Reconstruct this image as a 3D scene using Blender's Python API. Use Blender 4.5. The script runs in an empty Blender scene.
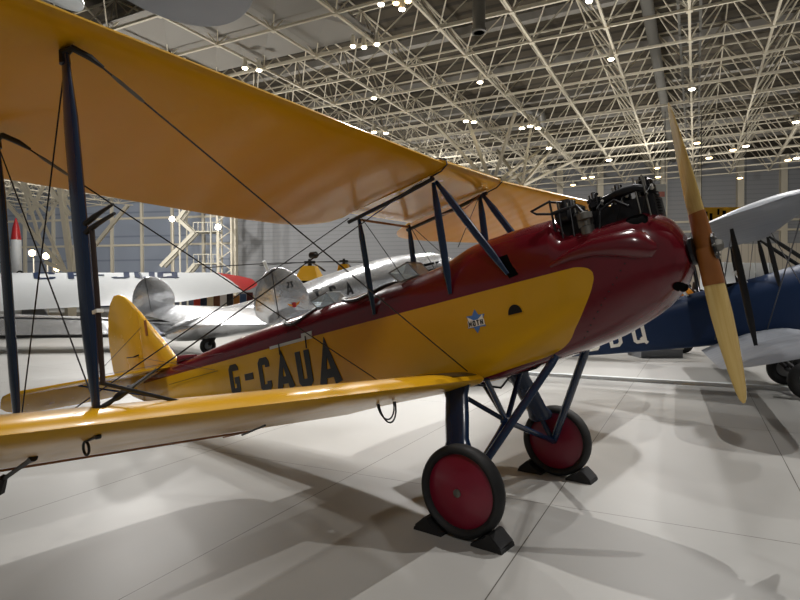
import bpy, math, random
from mathutils import Vector, Matrix
random.seed(7)
S = bpy.context.scene
COL = S.collection
pi = math.pi

# ---------------------------------------------------------------- camera (solved from the wheels, struts and wings)
CAM = Vector((1.8949, -3.9163, 1.548)); FPX = 580.8; YAW = .6472; PIT = -.013; ROL = -.0059
F_ = Vector((-math.sin(YAW)*math.cos(PIT), math.cos(YAW)*math.cos(PIT), math.sin(PIT)))
R_ = Vector((math.cos(YAW), math.sin(YAW), 0))
U_ = R_.cross(F_)
Rr = R_*math.cos(ROL) + U_*math.sin(ROL); Ur = U_*math.cos(ROL) - R_*math.sin(ROL)
cd = bpy.data.cameras.new('camera'); cam = bpy.data.objects.new('camera', cd); COL.objects.link(cam)
cd.sensor_fit = 'HORIZONTAL'; cd.sensor_width = 36; cd.lens = FPX*36/800; cd.clip_end = 500; cd.clip_start = .05
cam.matrix_world = Matrix(((Rr.x, Ur.x, -F_.x, CAM.x), (Rr.y, Ur.y, -F_.y, CAM.y), (Rr.z, Ur.z, -F_.z, CAM.z), (0, 0, 0, 1)))
S.camera = cam
def ray(px, py): return F_ + Rr*((px-400)/FPX) + Ur*((300-py)/FPX)
def at_z(px, py, z):
    r = ray(px, py); return CAM + r*((z-CAM.z)/r.z)
def at_d(px, py, d): return CAM + ray(px, py)*d

# ---------------------------------------------------------------- helpers
def link(o): COL.objects.link(o); return o
def tag(o, label=None, cat=None, group=None, kind=None):
    if label: o['label'] = label
    if cat: o['category'] = cat
    if group: o['group'] = group
    if kind: o['kind'] = kind
    return o
def empty(name, loc=(0, 0, 0), rot=(0, 0, 0), parent=None):
    o = bpy.data.objects.new(name, None); o.empty_display_size = .2
    o.location = loc; o.rotation_euler = rot
    if parent: o.parent = parent
    return link(o)
class MB:
    def __init__(s): s.v = []; s.f = []
    def add(s, vs, fs):
        n = len(s.v); s.v += [tuple(v) for v in vs]; s.f += [tuple(i+n for i in f) for f in fs]; return s
    def box(s, a, b):
        x0, y0, z0 = a; x1, y1, z1 = b
        return s.add([(x0,y0,z0),(x1,y0,z0),(x1,y1,z0),(x0,y1,z0),(x0,y0,z1),(x1,y0,z1),(x1,y1,z1),(x0,y1,z1)],
            [(0,3,2,1),(4,5,6,7),(0,1,5,4),(1,2,6,5),(2,3,7,6),(3,0,4,7)])
    def loft(s, rings, cap=True, closed=True):
        n = len(rings[0]); vs = [p for r in rings for p in r]; fs = []
        for i in range(len(rings)-1):
            for j in range(n if closed else n-1):
                k = (j+1) % n
                fs.append((i*n+j, i*n+k, (i+1)*n+k, (i+1)*n+j))
        if cap: fs.append(tuple(range(n))[::-1]); fs.append(tuple((len(rings)-1)*n+j for j in range(n)))
        return s.add(vs, fs)
    def tube(s, pts, r, seg=8, flat=1, side=None, cap=True):
        """round or streamlined tube through pts; r number or list; flat = thickness / chord, side = chord direction"""
        pts = [Vector(p) for p in pts]; n = len(pts)
        rs = r if isinstance(r, (list, tuple)) else [r]*n
        rings = []; pa = None
        for i, p in enumerate(pts):
            d = ((pts[min(i+1, n-1)]-pts[max(i-1, 0)])).normalized()
            if side is not None: a = Vector(side)
            elif pa is not None: a = pa
            else: a = Vector((0, 0, 1)) if abs(d.z) < .8 else Vector((1, 0, 0))
            a = (a - d*a.dot(d)).normalized(); pa = a; b = d.cross(a)
            rings.append([p + a*(rs[i]*math.cos(t)) + b*(rs[i]*flat*math.sin(t)) for t in [2*pi*k/seg for k in range(seg)]])
        return s.loft(rings, cap)
    def lathe(s, prof, c=(0, 0, 0), axis='y', seg=48):
        rings = []
        for (r, h) in prof:
            ring = []
            for k in range(seg):
                t = 2*pi*k/seg; a, b = r*math.cos(t), r*math.sin(t)
                q = {'y': (a, h, b), 'z': (a, b, h), 'x': (h, a, b)}[axis]
                ring.append((c[0]+q[0], c[1]+q[1], c[2]+q[2]))
            rings.append(ring)
        return s.loft(rings, True)
    def prism(s, poly, f0, f1):
        a = [f0(*p) for p in poly]; b = [f1(*p) for p in poly]; n = len(a)
        return s.add(a+b, [tuple(range(n)), tuple(range(2*n-1, n-1, -1))] + [(i, i+n, (i+1) % n+n, (i+1) % n) for i in range(n)])
    def build(s, name, mat, parent=None, smooth=True, ang=35, mesh=None):
        me = bpy.data.meshes.new(name); me.from_pydata(s.v, [], s.f); me.validate(); 
        import bmesh
        bm = bmesh.new(); bm.from_mesh(me); bmesh.ops.recalc_face_normals(bm, faces=bm.faces)
        if smooth:
            for f in bm.faces: f.smooth = True
            for e in bm.edges:
                if len(e.link_faces) != 2 or e.calc_face_angle(0) > math.radians(ang): e.smooth = False
        bm.to_mesh(me); bm.free()
        me.materials.append(mat)
        o = bpy.data.objects.new(name, me)
        if parent: o.parent = parent
        return link(o)
def copy_tree(o, parent=None):
    c = o.copy(); link(c)
    if parent: c.parent = parent
    for ch in list(o.children):
        k = copy_tree(ch, c)
    return c

# ---------------------------------------------------------------- materials
def lin(r, g, b):
    f = lambda c: (c/255/12.92) if c/255 <= .04045 else ((c/255+.055)/1.055)**2.4
    return (f(r), f(g), f(b), 1)
def mat(name, col, rough=.5, metal=0, coat=0, emit=0, noise=0, nscale=6, bump=0, bscale=20, alpha=None, trans=0, spec=.5):
    m = bpy.data.materials.new(name); m.use_nodes = True; nt = m.node_tree; b = nt.nodes['Principled BSDF']
    b.inputs['Base Color'].default_value = col; b.inputs['Roughness'].default_value = rough
    b.inputs['Metallic'].default_value = metal; b.inputs['Coat Weight'].default_value = coat; b.inputs['Coat Roughness'].default_value = .06
    b.inputs['Specular IOR Level'].default_value = spec
    if emit: b.inputs['Emission Color'].default_value = col; b.inputs['Emission Strength'].default_value = emit
    if trans: b.inputs['Transmission Weight'].default_value = trans
    tc = nt.nodes.new('ShaderNodeTexCoord')
    if noise:
        n = nt.nodes.new('ShaderNodeTexNoise'); n.inputs['Scale'].default_value = nscale; n.inputs['Detail'].default_value = 5
        nt.links.new(tc.outputs['Object'], n.inputs['Vector'])
        mx = nt.nodes.new('ShaderNodeMix'); mx.data_type = 'RGBA'
        mx.inputs[6].default_value = tuple(c*(1-noise) for c in col[:3])+(1,)
        mx.inputs[7].default_value = tuple(min(1, c*(1+noise)) for c in col[:3])+(1,)
        nt.links.new(n.outputs['Fac'], mx.inputs[0]); nt.links.new(mx.outputs[2], b.inputs['Base Color'])
        mr = nt.nodes.new('ShaderNodeMapRange'); mr.inputs[3].default_value = rough*.8; mr.inputs[4].default_value = min(1, rough*1.25)
        nt.links.new(n.outputs['Fac'], mr.inputs[0]); nt.links.new(mr.outputs[0], b.inputs['Roughness'])
    if bump:
        n2 = nt.nodes.new('ShaderNodeTexNoise'); n2.inputs['Scale'].default_value = bscale
        nt.links.new(tc.outputs['Object'], n2.inputs['Vector'])
        bp = nt.nodes.new('ShaderNodeBump'); bp.inputs['Strength'].default_value = bump; bp.inputs['Distance'].default_value = .02
        nt.links.new(n2.outputs['Fac'], bp.inputs['Height']); nt.links.new(bp.outputs[0], b.inputs['Normal'])
    return m
YEL = lin(206, 154, 15); RED = lin(98, 14, 26); BLU = lin(13, 38, 70)
def fabric(name, col, period=.29, rough=.32, coat=.12, sag=.3):
    """doped fabric stretched over ribs: ribs run along x every `period` in y"""
    m = mat(name, col, rough, coat=coat, noise=.06, nscale=3, spec=.3)
    nt = m.node_tree; b = nt.nodes['Principled BSDF']; tc = nt.nodes.new('ShaderNodeTexCoord')
    sx = nt.nodes.new('ShaderNodeSeparateXYZ'); nt.links.new(tc.outputs['Object'], sx.inputs[0])
    a = nt.nodes.new('ShaderNodeMath'); a.operation = 'MULTIPLY'; a.inputs[1].default_value = 2*pi/period
    c = nt.nodes.new('ShaderNodeMath'); c.operation = 'COSINE'
    p = nt.nodes.new('ShaderNodeMath'); p.operation = 'MULTIPLY'; p.inputs[1].default_value = .004
    nt.links.new(sx.outputs[1], a.inputs[0]); nt.links.new(a.outputs[0], c.inputs[0]); nt.links.new(c.outputs[0], p.inputs[0])
    nz = nt.nodes.new('ShaderNodeTexNoise'); nz.inputs['Scale'].default_value = 2.5; nt.links.new(tc.outputs['Object'], nz.inputs['Vector'])
    q = nt.nodes.new('ShaderNodeMath'); q.operation = 'MULTIPLY_ADD'; q.inputs[1].default_value = .012
    nt.links.new(nz.outputs['Fac'], q.inputs[0]); nt.links.new(p.outputs[0], q.inputs[2])
    bp = nt.nodes.new('ShaderNodeBump'); bp.inputs['Strength'].default_value = sag; bp.inputs['Distance'].default_value = 1
    nt.links.new(q.outputs[0], bp.inputs['Height']); nt.links.new(bp.outputs[0], b.inputs['Normal'])
    return m
M = dict(
    yellow=fabric('yellow_dope', YEL), yellow_plain=mat('yellow_paint', YEL, .25, coat=.4, noise=.04, bump=.05, bscale=3),
    red=mat('maroon_paint', RED, .22, coat=.6, noise=.08, nscale=3, bump=.12, bscale=2.5),
    blue=mat('blue_paint', BLU, .25, coat=.5, noise=.06), blue2=mat('navy_paint', lin(20, 44, 80), .45, spec=.3, noise=.08),
    black=mat('black_paint', lin(14, 14, 16), .4), rubber=mat('black_rubber', lin(26, 26, 27), .65, noise=.15, nscale=20),
    ink=mat('black_lettering', lin(20, 20, 22), .35, coat=.2), disc=mat('wheel_red', lin(128, 14, 44), .35, coat=.3, noise=.08, nscale=10),
    iron=mat('engine_black', lin(30, 30, 33), .36, metal=.4, noise=.3, nscale=25), alloy=mat('alloy', lin(120, 118, 112), .45, metal=.8, noise=.25, nscale=30),
    steel=mat('steel_wire', lin(95, 95, 98), .35, metal=.9), darkwire=mat('dark_wire', lin(30, 28, 28), .45, metal=.5),
    wood=None, brown=mat('brown_fabric_sheath', lin(146, 88, 36), .3, coat=.4, noise=.25, nscale=9),
    chockface=mat('chock_face', lin(48, 48, 50), .5), stair=mat('stair_cream', lin(196, 190, 172), .5), sheath=mat('dark_brown_rubber', lin(48, 32, 24), .4, coat=.2), white=mat('white_paint', lin(226, 230, 232), .4, noise=.05), wred=mat('red_tip_paint', lin(190, 40, 44), .4),
    silver=mat('bare_aluminium', lin(214, 216, 219), .24, metal=.8, noise=.1, nscale=3, bump=.9, bscale=5),
    fabsilver=fabric('silver_dope', lin(132, 136, 143), .3, .45, .1), cream=mat('cream_metal', lin(214, 206, 186), .5),
    heli=mat('helicopter_yellow', lin(236, 178, 16), .35, coat=.3), orange=mat('orange_paint', lin(235, 150, 30), .4),
    glass=mat('window_perspex', lin(190, 200, 205), .08, trans=.85, spec=.5), dark=mat('dark_hole', lin(8, 8, 8), .9, spec=.05),
    truss=mat('white_steel', lin(214, 205, 184), .55), deck=mat('roof_deck', lin(112, 106, 94), .8, noise=.2, nscale=.5),
    panel=mat('ceiling_panel', lin(150, 146, 138), .8), duct=mat('duct_grey', lin(120, 118, 112), .5, metal=.3),
    brass=mat('hatch_edge', lin(206, 206, 200), .4, metal=.3), grey=mat('grey_paint', lin(122, 124, 128), .5, noise=.08, nscale=1.5),
    badge=mat('badge_blue', lin(80, 126, 196), .4), badgew=mat('badge_white', lin(240, 238, 230), .4),
    wallgrey=None, bulb=mat('lamp_bulb', lin(255, 244, 220), .5, emit=22), bulbw=mat('lamp_bulb_warm', lin(255, 214, 150), .5, emit=14),
)
def banded(name, c1, c2, scale, axis=2, rough=.5, edge=.5):
    m = mat(name, c1, rough); nt = m.node_tree; b = nt.nodes['Principled BSDF']; tc = nt.nodes.new('ShaderNodeTexCoord')
    sx = nt.nodes.new('ShaderNodeSeparateXYZ'); nt.links.new(tc.outputs['Object'], sx.inputs[0])
    a = nt.nodes.new('ShaderNodeMath'); a.operation = 'MULTIPLY'; a.inputs[1].default_value = scale; nt.links.new(sx.outputs[axis], a.inputs[0])
    f = nt.nodes.new('ShaderNodeMath'); f.operation = 'FRACT'; nt.links.new(a.outputs[0], f.inputs[0])
    g = nt.nodes.new('ShaderNodeMath'); g.operation = 'GREATER_THAN'; g.inputs[1].default_value = edge; nt.links.new(f.outputs[0], g.inputs[0])
    mx = nt.nodes.new('ShaderNodeMix'); mx.data_type = 'RGBA'; mx.inputs[6].default_value = c1; mx.inputs[7].default_value = c2
    nt.links.new(g.outputs[0], mx.inputs[0]); nt.links.new(mx.outputs[2], b.inputs['Base Color'])
    return m
M['wallgrey'] = banded('corrugated_wall', lin(150, 151, 153), lin(140, 141, 143), 2.2, 2, .5, .8)
M['wallbeige'] = banded('boarded_wall', lin(206, 196, 178), lin(170, 160, 144), 1.6, 0, .6, .9)
M['glaze'] = banded('door_glazing', lin(150, 158, 172), lin(128, 136, 150), .35, 2, .3, .93)
# laminated propeller wood
def wood():
    m = mat('propeller_wood', lin(214, 180, 104), .25, coat=.5); nt = m.node_tree; b = nt.nodes['Principled BSDF']
    tc = nt.nodes.new('ShaderNodeTexCoord'); mp = nt.nodes.new('ShaderNodeMapping'); mp.inputs['Scale'].default_value = (34, 34, 1.6)
    n = nt.nodes.new('ShaderNodeTexNoise'); n.inputs['Scale'].default_value = 1.3; n.inputs['Detail'].default_value = 4
    mx = nt.nodes.new('ShaderNodeMix'); mx.data_type = 'RGBA'; mx.inputs[6].default_value = lin(190, 150, 74); mx.inputs[7].default_value = lin(226, 200, 132)
    nt.links.new(tc.outputs['Object'], mp.inputs[0]); nt.links.new(mp.outputs[0], n.inputs['Vector']); nt.links.new(n.outputs['Fac'], mx.inputs[0]); nt.links.new(mx.outputs[2], b.inputs['Base Color'])
    return m
M['wood'] = wood()

# ---------------------------------------------------------------- letters (stroked polygons, cell 0..w by 0..1)
def ribbon(pts, t, closed=False):
    """2D polyline thickened to quads with mitred joints"""
    P = [Vector(p) for p in pts]; n = len(P); L = []; Rg = []
    for i in range(n):
        a = P[i-1] if (i > 0 or closed) else None; b = P[(i+1) % n] if (i < n-1 or closed) else None
        d1 = (P[i]-a).normalized() if a is not None else None; d2 = (b-P[i]).normalized() if b is not None else None
        if d1 is None: d1 = d2
        if d2 is None: d2 = d1
        n1 = Vector((-d1.y, d1.x)); n2 = Vector((-d2.y, d2.x)); nn = (n1+n2)
        nn = nn.normalized() if nn.length > 1e-4 else n1
        k = t/2/max(.45, nn.dot(n1)); L.append(P[i]+nn*k); Rg.append(P[i]-nn*k)
    q = [(L[i], L[(i+1) % n], Rg[(i+1) % n], Rg[i]) for i in range(n if closed else n-1)]
    return q
GL = {  # glyph: width, list of (points, closed)
 'G': (.56, [([(.48,.80),(.48,.86),(.42,.92),(.15,.92),(.08,.85),(.08,.15),(.15,.08),(.42,.08),(.48,.15),(.48,.46),(.28,.46)], 0)]),
 'C': (.56, [([(.48,.72),(.48,.85),(.42,.92),(.15,.92),(.08,.85),(.08,.15),(.15,.08),(.42,.08),(.48,.15),(.48,.28)], 0)]),
 'A': (.66, [([(.07,0),(.33,.97),(.59,0)], 0), ([(.15,.27),(.51,.27)], 0)]),
 'U': (.56, [([(.08,1),(.08,.15),(.15,.08),(.41,.08),(.48,.15),(.48,1)], 0)]),
 '-': (.36, [([(.02,.5),(.34,.5)], 0)]),
 'D': (.56, [([(.08,.08),(.36,.08),(.48,.2),(.48,.8),(.36,.92),(.08,.92)], 1)]),
 'B': (.56, [([(.08,.08),(.42,.08),(.48,.15),(.48,.42),(.42,.5),(.48,.58),(.48,.85),(.42,.92),(.08,.92)], 1), ([(.08,.5),(.42,.5)], 0)]),
 'Q': (.6, [([(.08,.15),(.15,.08),(.41,.08),(.48,.15),(.48,.85),(.41,.92),(.15,.92),(.08,.85)], 1), ([(.32,.25),(.56,-.04)], 0)]),
 'O': (.56, [([(.08,.15),(.15,.08),(.41,.08),(.48,.15),(.48,.85),(.41,.92),(.15,.92),(.08,.85)], 1)]),
 'T': (.56, [([(.0,.92),(.56,.92)], 0), ([(.28,.92),(.28,0)], 0)]),
 'H': (.56, [([(.08,0),(.08,1)], 0), ([(.48,0),(.48,1)], 0), ([(.08,.5),(.48,.5)], 0)]),
 'M': (.7, [([(.08,0),(.08,.94),(.35,.35),(.62,.94),(.62,0)], 0)]),
 'F': (.5, [([(.08,0),(.08,.92),(.5,.92)], 0), ([(.08,.5),(.42,.5)], 0)]),
 'J': (.5, [([(.42,1),(.42,.15),(.35,.08),(.12,.08),(.06,.2)], 0)]),
 '2': (.5, [([(.06,.8),(.14,.92),(.38,.92),(.44,.8),(.44,.6),(.06,.08),(.46,.08)], 0)]),
 '3': (.5, [([(.06,.92),(.44,.92),(.24,.55),(.44,.45),(.44,.15),(.38,.08),(.06,.08)], 0)]),
}
def glyph(ch, ox, oy, h, fn, material, parent, name='registration_letter', t=.16, th=.004, wscale=1, sub=3):
    mb = MB()
    for pts, cl in GL[ch][1]:
        for q in ribbon(pts, t, cl):
            n = sub
            for i in range(n):
                a, b = i/n, (i+1)/n
                qq = [q[0].lerp(q[1], a), q[0].lerp(q[1], b), q[3].lerp(q[2], b), q[3].lerp(q[2], a)]
                mb.prism([(ox+p.x*h*wscale, oy+p.y*h) for p in qq], lambda x, y: fn(x, y, 0.0), lambda x, y: fn(x, y, th))
    return mb.build(name, material, parent, smooth=False)
def word(txt, ox, oy, h, fn, material, parent, gap=.16, **k):
    for ch in txt:
        if ch != ' ': glyph(ch, ox, oy, h, fn, material, parent, **k)
        ox += ((GL[ch][0] if ch != ' ' else .3)*k.get('wscale', 1)+gap)*h

# ---------------------------------------------------------------- generic aircraft parts
def catmull(rows, x):
    n = len(rows)
    if x <= rows[0][0]: return rows[0][1:]
    if x >= rows[-1][0]: return rows[-1][1:]
    for i in range(n-1):
        if rows[i][0] <= x <= rows[i+1][0]: break
    x0, x1 = rows[i][0], rows[i+1][0]; h = x1-x0; t = (x-x0)/h; out = []
    for k in range(1, len(rows[0])):
        y0, y1 = rows[i][k], rows[i+1][k]; s = (y1-y0)/h
        def slope(a, b, c):  # monotone
            s1 = (rows[b][k]-rows[a][k])/(rows[b][0]-rows[a][0]); s2 = (rows[c][k]-rows[b][k])/(rows[c][0]-rows[b][0])
            return 0 if s1*s2 <= 0 else 2*s1*s2/(s1+s2)
        m0 = slope(i-1, i, i+1) if i > 0 else s; m1 = slope(i, i+1, i+2) if i+2 < n else s
        out.append(y0*(2*t**3-3*t*t+1)+h*m0*(t**3-2*t*t+t)+y1*(-2*t**3+3*t*t)+h*m1*(t**3-t*t))
    return out
def fus_ring(x, p, n=12):
    w, zb, zl, zt, nl, nu = p; pts = []
    for k in range(4*n):
        t = 2*pi*k/(4*n); c, s = math.cos(t), math.sin(t)
        e = nu if s >= 0 else nl; h = (zt-zl) if s >= 0 else (zl-zb)
        pts.append((x, math.copysign(abs(c)**(2/e), c)*w, zl+math.copysign(abs(s)**(2/e), s)*h))
    return pts
def fuselage(rows, name, material, parent, N=70, a=None, b=None):
    a = rows[0][0] if a is None else a; b = rows[-1][0] if b is None else b
    xs = sorted(set([a+(b-a)*i/N for i in range(N+1)]+[r[0] for r in rows if a <= r[0] <= b]))
    mb = MB(); mb.loft([fus_ring(x, catmull(rows, x)) for x in xs])
    return mb.build(name, material, parent, ang=50)
def side_y(rows, x, z):
    w, zb, zl, zt, nl, nu = catmull(rows, x)
    e, q = (nu, (z-zl)/(zt-zl)) if z >= zl else (nl, (zl-z)/(zl-zb))
    q = min(.999, max(0, q)); return w*(1-q**e)**(1/e)
def airfoil(n=14, t=.095):
    up = []; lo = []
    for i in range(n+1):
        u = (1-math.cos(pi*i/n))/2
        yt = 5*t*(.2969*math.sqrt(u)-.126*u-.3516*u*u+.2843*u**3-.1015*u**4)
        cm = .035*4*u*(1-u)
        up.append((u, yt+cm)); lo.append((u, -yt*.75+cm*.75))
    return up+lo[-2:0:-1]
def wing(stations, name, material, parent, t=.095):
    """stations: (y, xLE, zLE, chord, incidence)"""
    af = airfoil(t=t); mb = MB(); rings = []
    for (y, xl, zl, c, inc) in stations:
        ci, si = math.cos(inc), math.sin(inc)
        rings.append([(xl-(u*ci)*c+v*c*si*0, y, zl-u*c*si+v*c) for u, v in af])
    mb.loft(rings); return mb.build(name, material, parent, ang=40)
def wheel(parent, y, R, w, hubside, tyre=M['rubber'], disc=M['disc'], x=0, z=0, dr=.74):
    mb = MB(); rt = (R*(1-dr))/2+.006; rc = R-rt; prof = []
    for k in range(17):
        a = -pi/2-pi*.0+2*pi*k/16; prof.append((rc+rt*math.sin(a), y+w/2*math.cos(a)))
    rings = []
    for (r, h) in prof: rings.append([(x+r*math.cos(t), h, z+r*math.sin(t)) for t in [2*pi*q/56 for q in range(56)]])
    mb.loft(rings, cap=False); o = mb.build('tyre', tyre, parent)
    ri = R*dr
    d = MB().lathe([(.02, y+hubside*w*.52), (.06, y+hubside*w*.5), (ri*.97, y+hubside*w*.2), (ri*1.03, y+hubside*w*.12), (ri*1.03, y-hubside*w*.12), (ri*.97, y-hubside*w*.2), (.05, y-hubside*w*.4)], (x, 0, z))
    d.build('wheel_disc', disc, o)
    h = MB().lathe([(.026, y+hubside*w*.45), (.026, y+hubside*w*.58), (.014, y+hubside*w*.64), (.006, y+hubside*w*.64)], (x, 0, z), seg=20); h.build('hub_cap', M['alloy'], o)
    return o
def streamline(p0, p1, chord, name, material, parent, flat=.36, side=(1, 0, 0), taper=.5):
    p0, p1 = Vector(p0), Vector(p1); pts = [p0.lerp(p1, t) for t in (0, .07, .2, .5, .8, .93, 1)]
    rs = [chord/2*k for k in (taper, taper*1.25, .95, 1, .95, taper*1.25, taper)]
    return MB().tube(pts, rs, 14, flat, side).build(name, material, parent)
def wire(p0, p1, r, name, parent, m=None): return MB().tube([p0, p1], r, 6).build(name, m or M['darkwire'], parent)

# ================================================================ THE YELLOW AND MAROON BIPLANE
TH = .223; RW = .2942
plane = empty('biplane', (0, 0, RW), (0, -TH, 0))
tag(plane, 'yellow and maroon open-cockpit biplane lettered G-CAUA, wooden propeller, standing on two chocked red wheels', 'biplane')
FR = [ # x, w, zb, zl, zt, nlow, nup
 (-4.95, .035, 1.0, 1.235, 1.31, 5, 2.2), (-4.2, .115, .935, 1.24, 1.375, 7, 2.1), (-3.0, .20, .80, 1.242, 1.462, 9, 2.1),
 (-2.0, .268, .70, 1.243, 1.51, 10, 2.1), (-1.4, .30, .655, 1.243, 1.53, 10, 2.2), (-.6, .31, .625, 1.244, 1.535, 10, 2.4), (-.25, .311, .618, 1.245, 1.56, 10, 2.3),
 (.08, .311, .622, 1.247, 1.645, 9, 2.1), (.4, .311, .665, 1.25, 1.655, 7, 2.1), (.70, .31, .715, 1.25, 1.645, 5, 2.1),
 (.74, .309, .722, 1.25, 1.56, 4.8, 2.3), (.78, .308, .73, 1.25, 1.50, 4.6, 2.6), (.95, .302, .765, 1.25, 1.49, 3.8, 2.8), (1.15, .285, .835, 1.245, 1.50, 3.1, 2.7), (1.28, .262, .895, 1.235, 1.505, 2.7, 2.5),
 (1.36, .226, .955, 1.225, 1.47, 2.4, 2.3), (1.425, .175, 1.02, 1.215, 1.40, 2.2, 2.1), (1.462, .115, 1.085, 1.205, 1.31, 2, 2)]
def body_paint():
    m = mat('yellow_and_maroon_paint', RED, .22, coat=.55); nt = m.node_tree; b = nt.nodes['Principled BSDF']; L = nt.links.new
    tc = nt.nodes.new('ShaderNodeTexCoord'); sx = nt.nodes.new('ShaderNodeSeparateXYZ'); L(tc.outputs['Object'], sx.inputs[0])
    mr = nt.nodes.new('ShaderNodeMapRange'); mr.inputs[1].default_value = .60; mr.inputs[2].default_value = 1.26; L(sx.outputs[2], mr.inputs[0])
    fc = nt.nodes.new('ShaderNodeFloatCurve'); c = fc.mapping.curves[0]
    P = [(.60, -.60), (.644, -.05), (.70, .36), (.726, .54), (.773, .67), (.88, .775), (1.0, .867), (1.114, .938), (1.17, .956), (1.208, .946), (1.235, .905), (1.252, .82), (1.26, .6)]
    conv = [((z-.60)/.66, (x+.6)/1.6) for z, x in P]
    c.points[0].location = conv[0]; c.points[1].location = conv[-1]
    for q in conv[1:-1]: c.points.new(*q)
    fc.mapping.update(); L(mr.outputs[0], fc.inputs['Value'])
    xr = nt.nodes.new('ShaderNodeMapRange'); xr.inputs[3].default_value = -.6; xr.inputs[4].default_value = 1.0; L(fc.outputs[0], xr.inputs[0])
    lt = nt.nodes.new('ShaderNodeMath'); lt.operation = 'LESS_THAN'; L(sx.outputs[0], lt.inputs[0]); L(xr.outputs[0], lt.inputs[1])
    zt = nt.nodes.new('ShaderNodeMath'); zt.operation = 'LESS_THAN'; L(sx.outputs[2], zt.inputs[0]); zt.inputs[1].default_value = 1.2495
    mu = nt.nodes.new('ShaderNodeMath'); mu.operation = 'MULTIPLY'; L(lt.outputs[0], mu.inputs[0]); L(zt.outputs[0], mu.inputs[1])
    n = nt.nodes.new('ShaderNodeTexNoise'); n.inputs['Scale'].default_value = 3; n.inputs['Detail'].default_value = 6; L(tc.outputs['Object'], n.inputs['Vector'])
    def two(col, k):
        x = nt.nodes.new('ShaderNodeMix'); x.data_type = 'RGBA'; x.inputs[6].default_value = tuple(q*(1-k) for q in col[:3])+(1,); x.inputs[7].default_value = tuple(q*(1+k) for q in col[:3])+(1,); L(n.outputs['Fac'], x.inputs[0]); return x
    r_, y_ = two(RED, .12), two(YEL, .05)
    mx = nt.nodes.new('ShaderNodeMix'); mx.data_type = 'RGBA'; L(mu.outputs[0], mx.inputs[0]); L(r_.outputs[2], mx.inputs[6]); L(y_.outputs[2], mx.inputs[7]); L(mx.outputs[2], b.inputs['Base Color'])
    # dented sheet metal forward, flat fabric aft
    n2 = nt.nodes.new('ShaderNodeTexNoise'); n2.inputs['Scale'].default_value = 3.2; L(tc.outputs['Object'], n2.inputs['Vector'])
    bp = nt.nodes.new('ShaderNodeBump'); bp.inputs['Strength'].default_value = .45; bp.inputs['Distance'].default_value = .02; L(n2.outputs['Fac'], bp.inputs['Height']); L(bp.outputs[0], b.inputs['Normal'])
    return m
body = fuselage(FR, 'fuselage', body_paint(), plane, 110)
sy = lambda x, z: side_y(FR, x, z)
def onside(x, z, off, s=-1): return (x, s*(sy(x, z)+off), z)
def patch(poly, name, material, parent, off=.003, th=.004, s=-1, nx=8, nz=8):
    """thin panel following the fuselage side; poly convex in (x, z), filled with a fan grid"""
    cx = sum(p[0] for p in poly)/len(poly); cz = sum(p[1] for p in poly)/len(poly); mb = MB(); n = len(poly); K = 4; rings = []
    for k in range(K+1):
        q = max(.02, k/K); rings.append([onside(cx+(p[0]-cx)*q, cz+(p[1]-cz)*q, off+th, s) for p in poly])
    rings.append([onside(p[0], p[1], off-.006, s) for p in poly])
    mb.loft(rings); return mb.build(name, material, parent, ang=60)
for ch, x0, x1 in (('G', -2.83, -2.52), ('-', -2.47, -2.31), ('C', -2.27, -1.99), ('A', -1.98, -1.70), ('U', -1.66, -1.42), ('A', -1.40, -1.06)): pass
# registration: letters measured on the fuselage side
LET = [('G', -2.945, -2.79, .89, 1.178), ('-', -2.69, -2.53, .89, 1.17), ('C', -2.425, -2.265, .862, 1.168), ('A', -2.165, -1.93, .843, 1.14), ('U', -1.84, -1.665, .835, 1.15), ('A', -1.56, -1.31, .812, 1.145)]
for ch, x0, x1, z0, z1 in LET:
    for s in (-1, 1):
        h = z1-z0
        fn = lambda x, z, o, s=s: onside((x if s < 0 else -4.2-x), z, .003+o, s)
        glyph(ch, x0, z0, h, fn, M['ink'], body, t=.23, wscale=(x1-x0)/(GL[ch][0]*h))
# hexagram badge with a winged band and the word MOTH
def star(R):
    return [(R*(1 if k % 2 == 0 else .58)*math.sin(2*pi*k/12+.06), R*(1 if k % 2 == 0 else .58)*math.cos(2*pi*k/12+.06)) for k in range(12)]
bx, bz = .082, 1.055
b0 = MB()
for k in range(12):
    st = star(.085); a, b = st[k], st[(k+1) % 12]
    b0.prism([(bx, bz), (bx+a[0], bz+a[1]), (bx+b[0], bz+b[1])], lambda x, z: onside(x, z, .002), lambda x, z: onside(x, z, .005))
bo = b0.build('badge', M['badge'], body, smooth=False); tag(bo, 'blue six-pointed star badge with white wings and MOTH')
w0 = MB()
for s in (-1, 1):
    w0.prism([(bx, bz-.012), (bx+s*.02, bz+.012), (bx+s*.062, bz+.04), (bx+s*.06, bz+.012), (bx+s*.04, bz-.012)], lambda x, z: onside(x, z, .006), lambda x, z: onside(x, z, .008))
w0.prism([(bx-.066, bz-.036), (bx+.066, bz-.036), (bx+.066, bz+.010), (bx-.066, bz+.010)], lambda x, z: onside(x, z, .006), lambda x, z: onside(x, z, .0085))
w0.build('badge_wings', M['badgew'], bo, smooth=False)
ox = bx-.060
for ch in 'MOTH':
    glyph(ch, ox, bz-.031, .036, lambda x, z, o: onside(x, z, .009+o), M['ink'], bo, 'badge_letter', t=.26, th=.001, sub=1); ox += .0305 if ch != 'M' else .034
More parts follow.
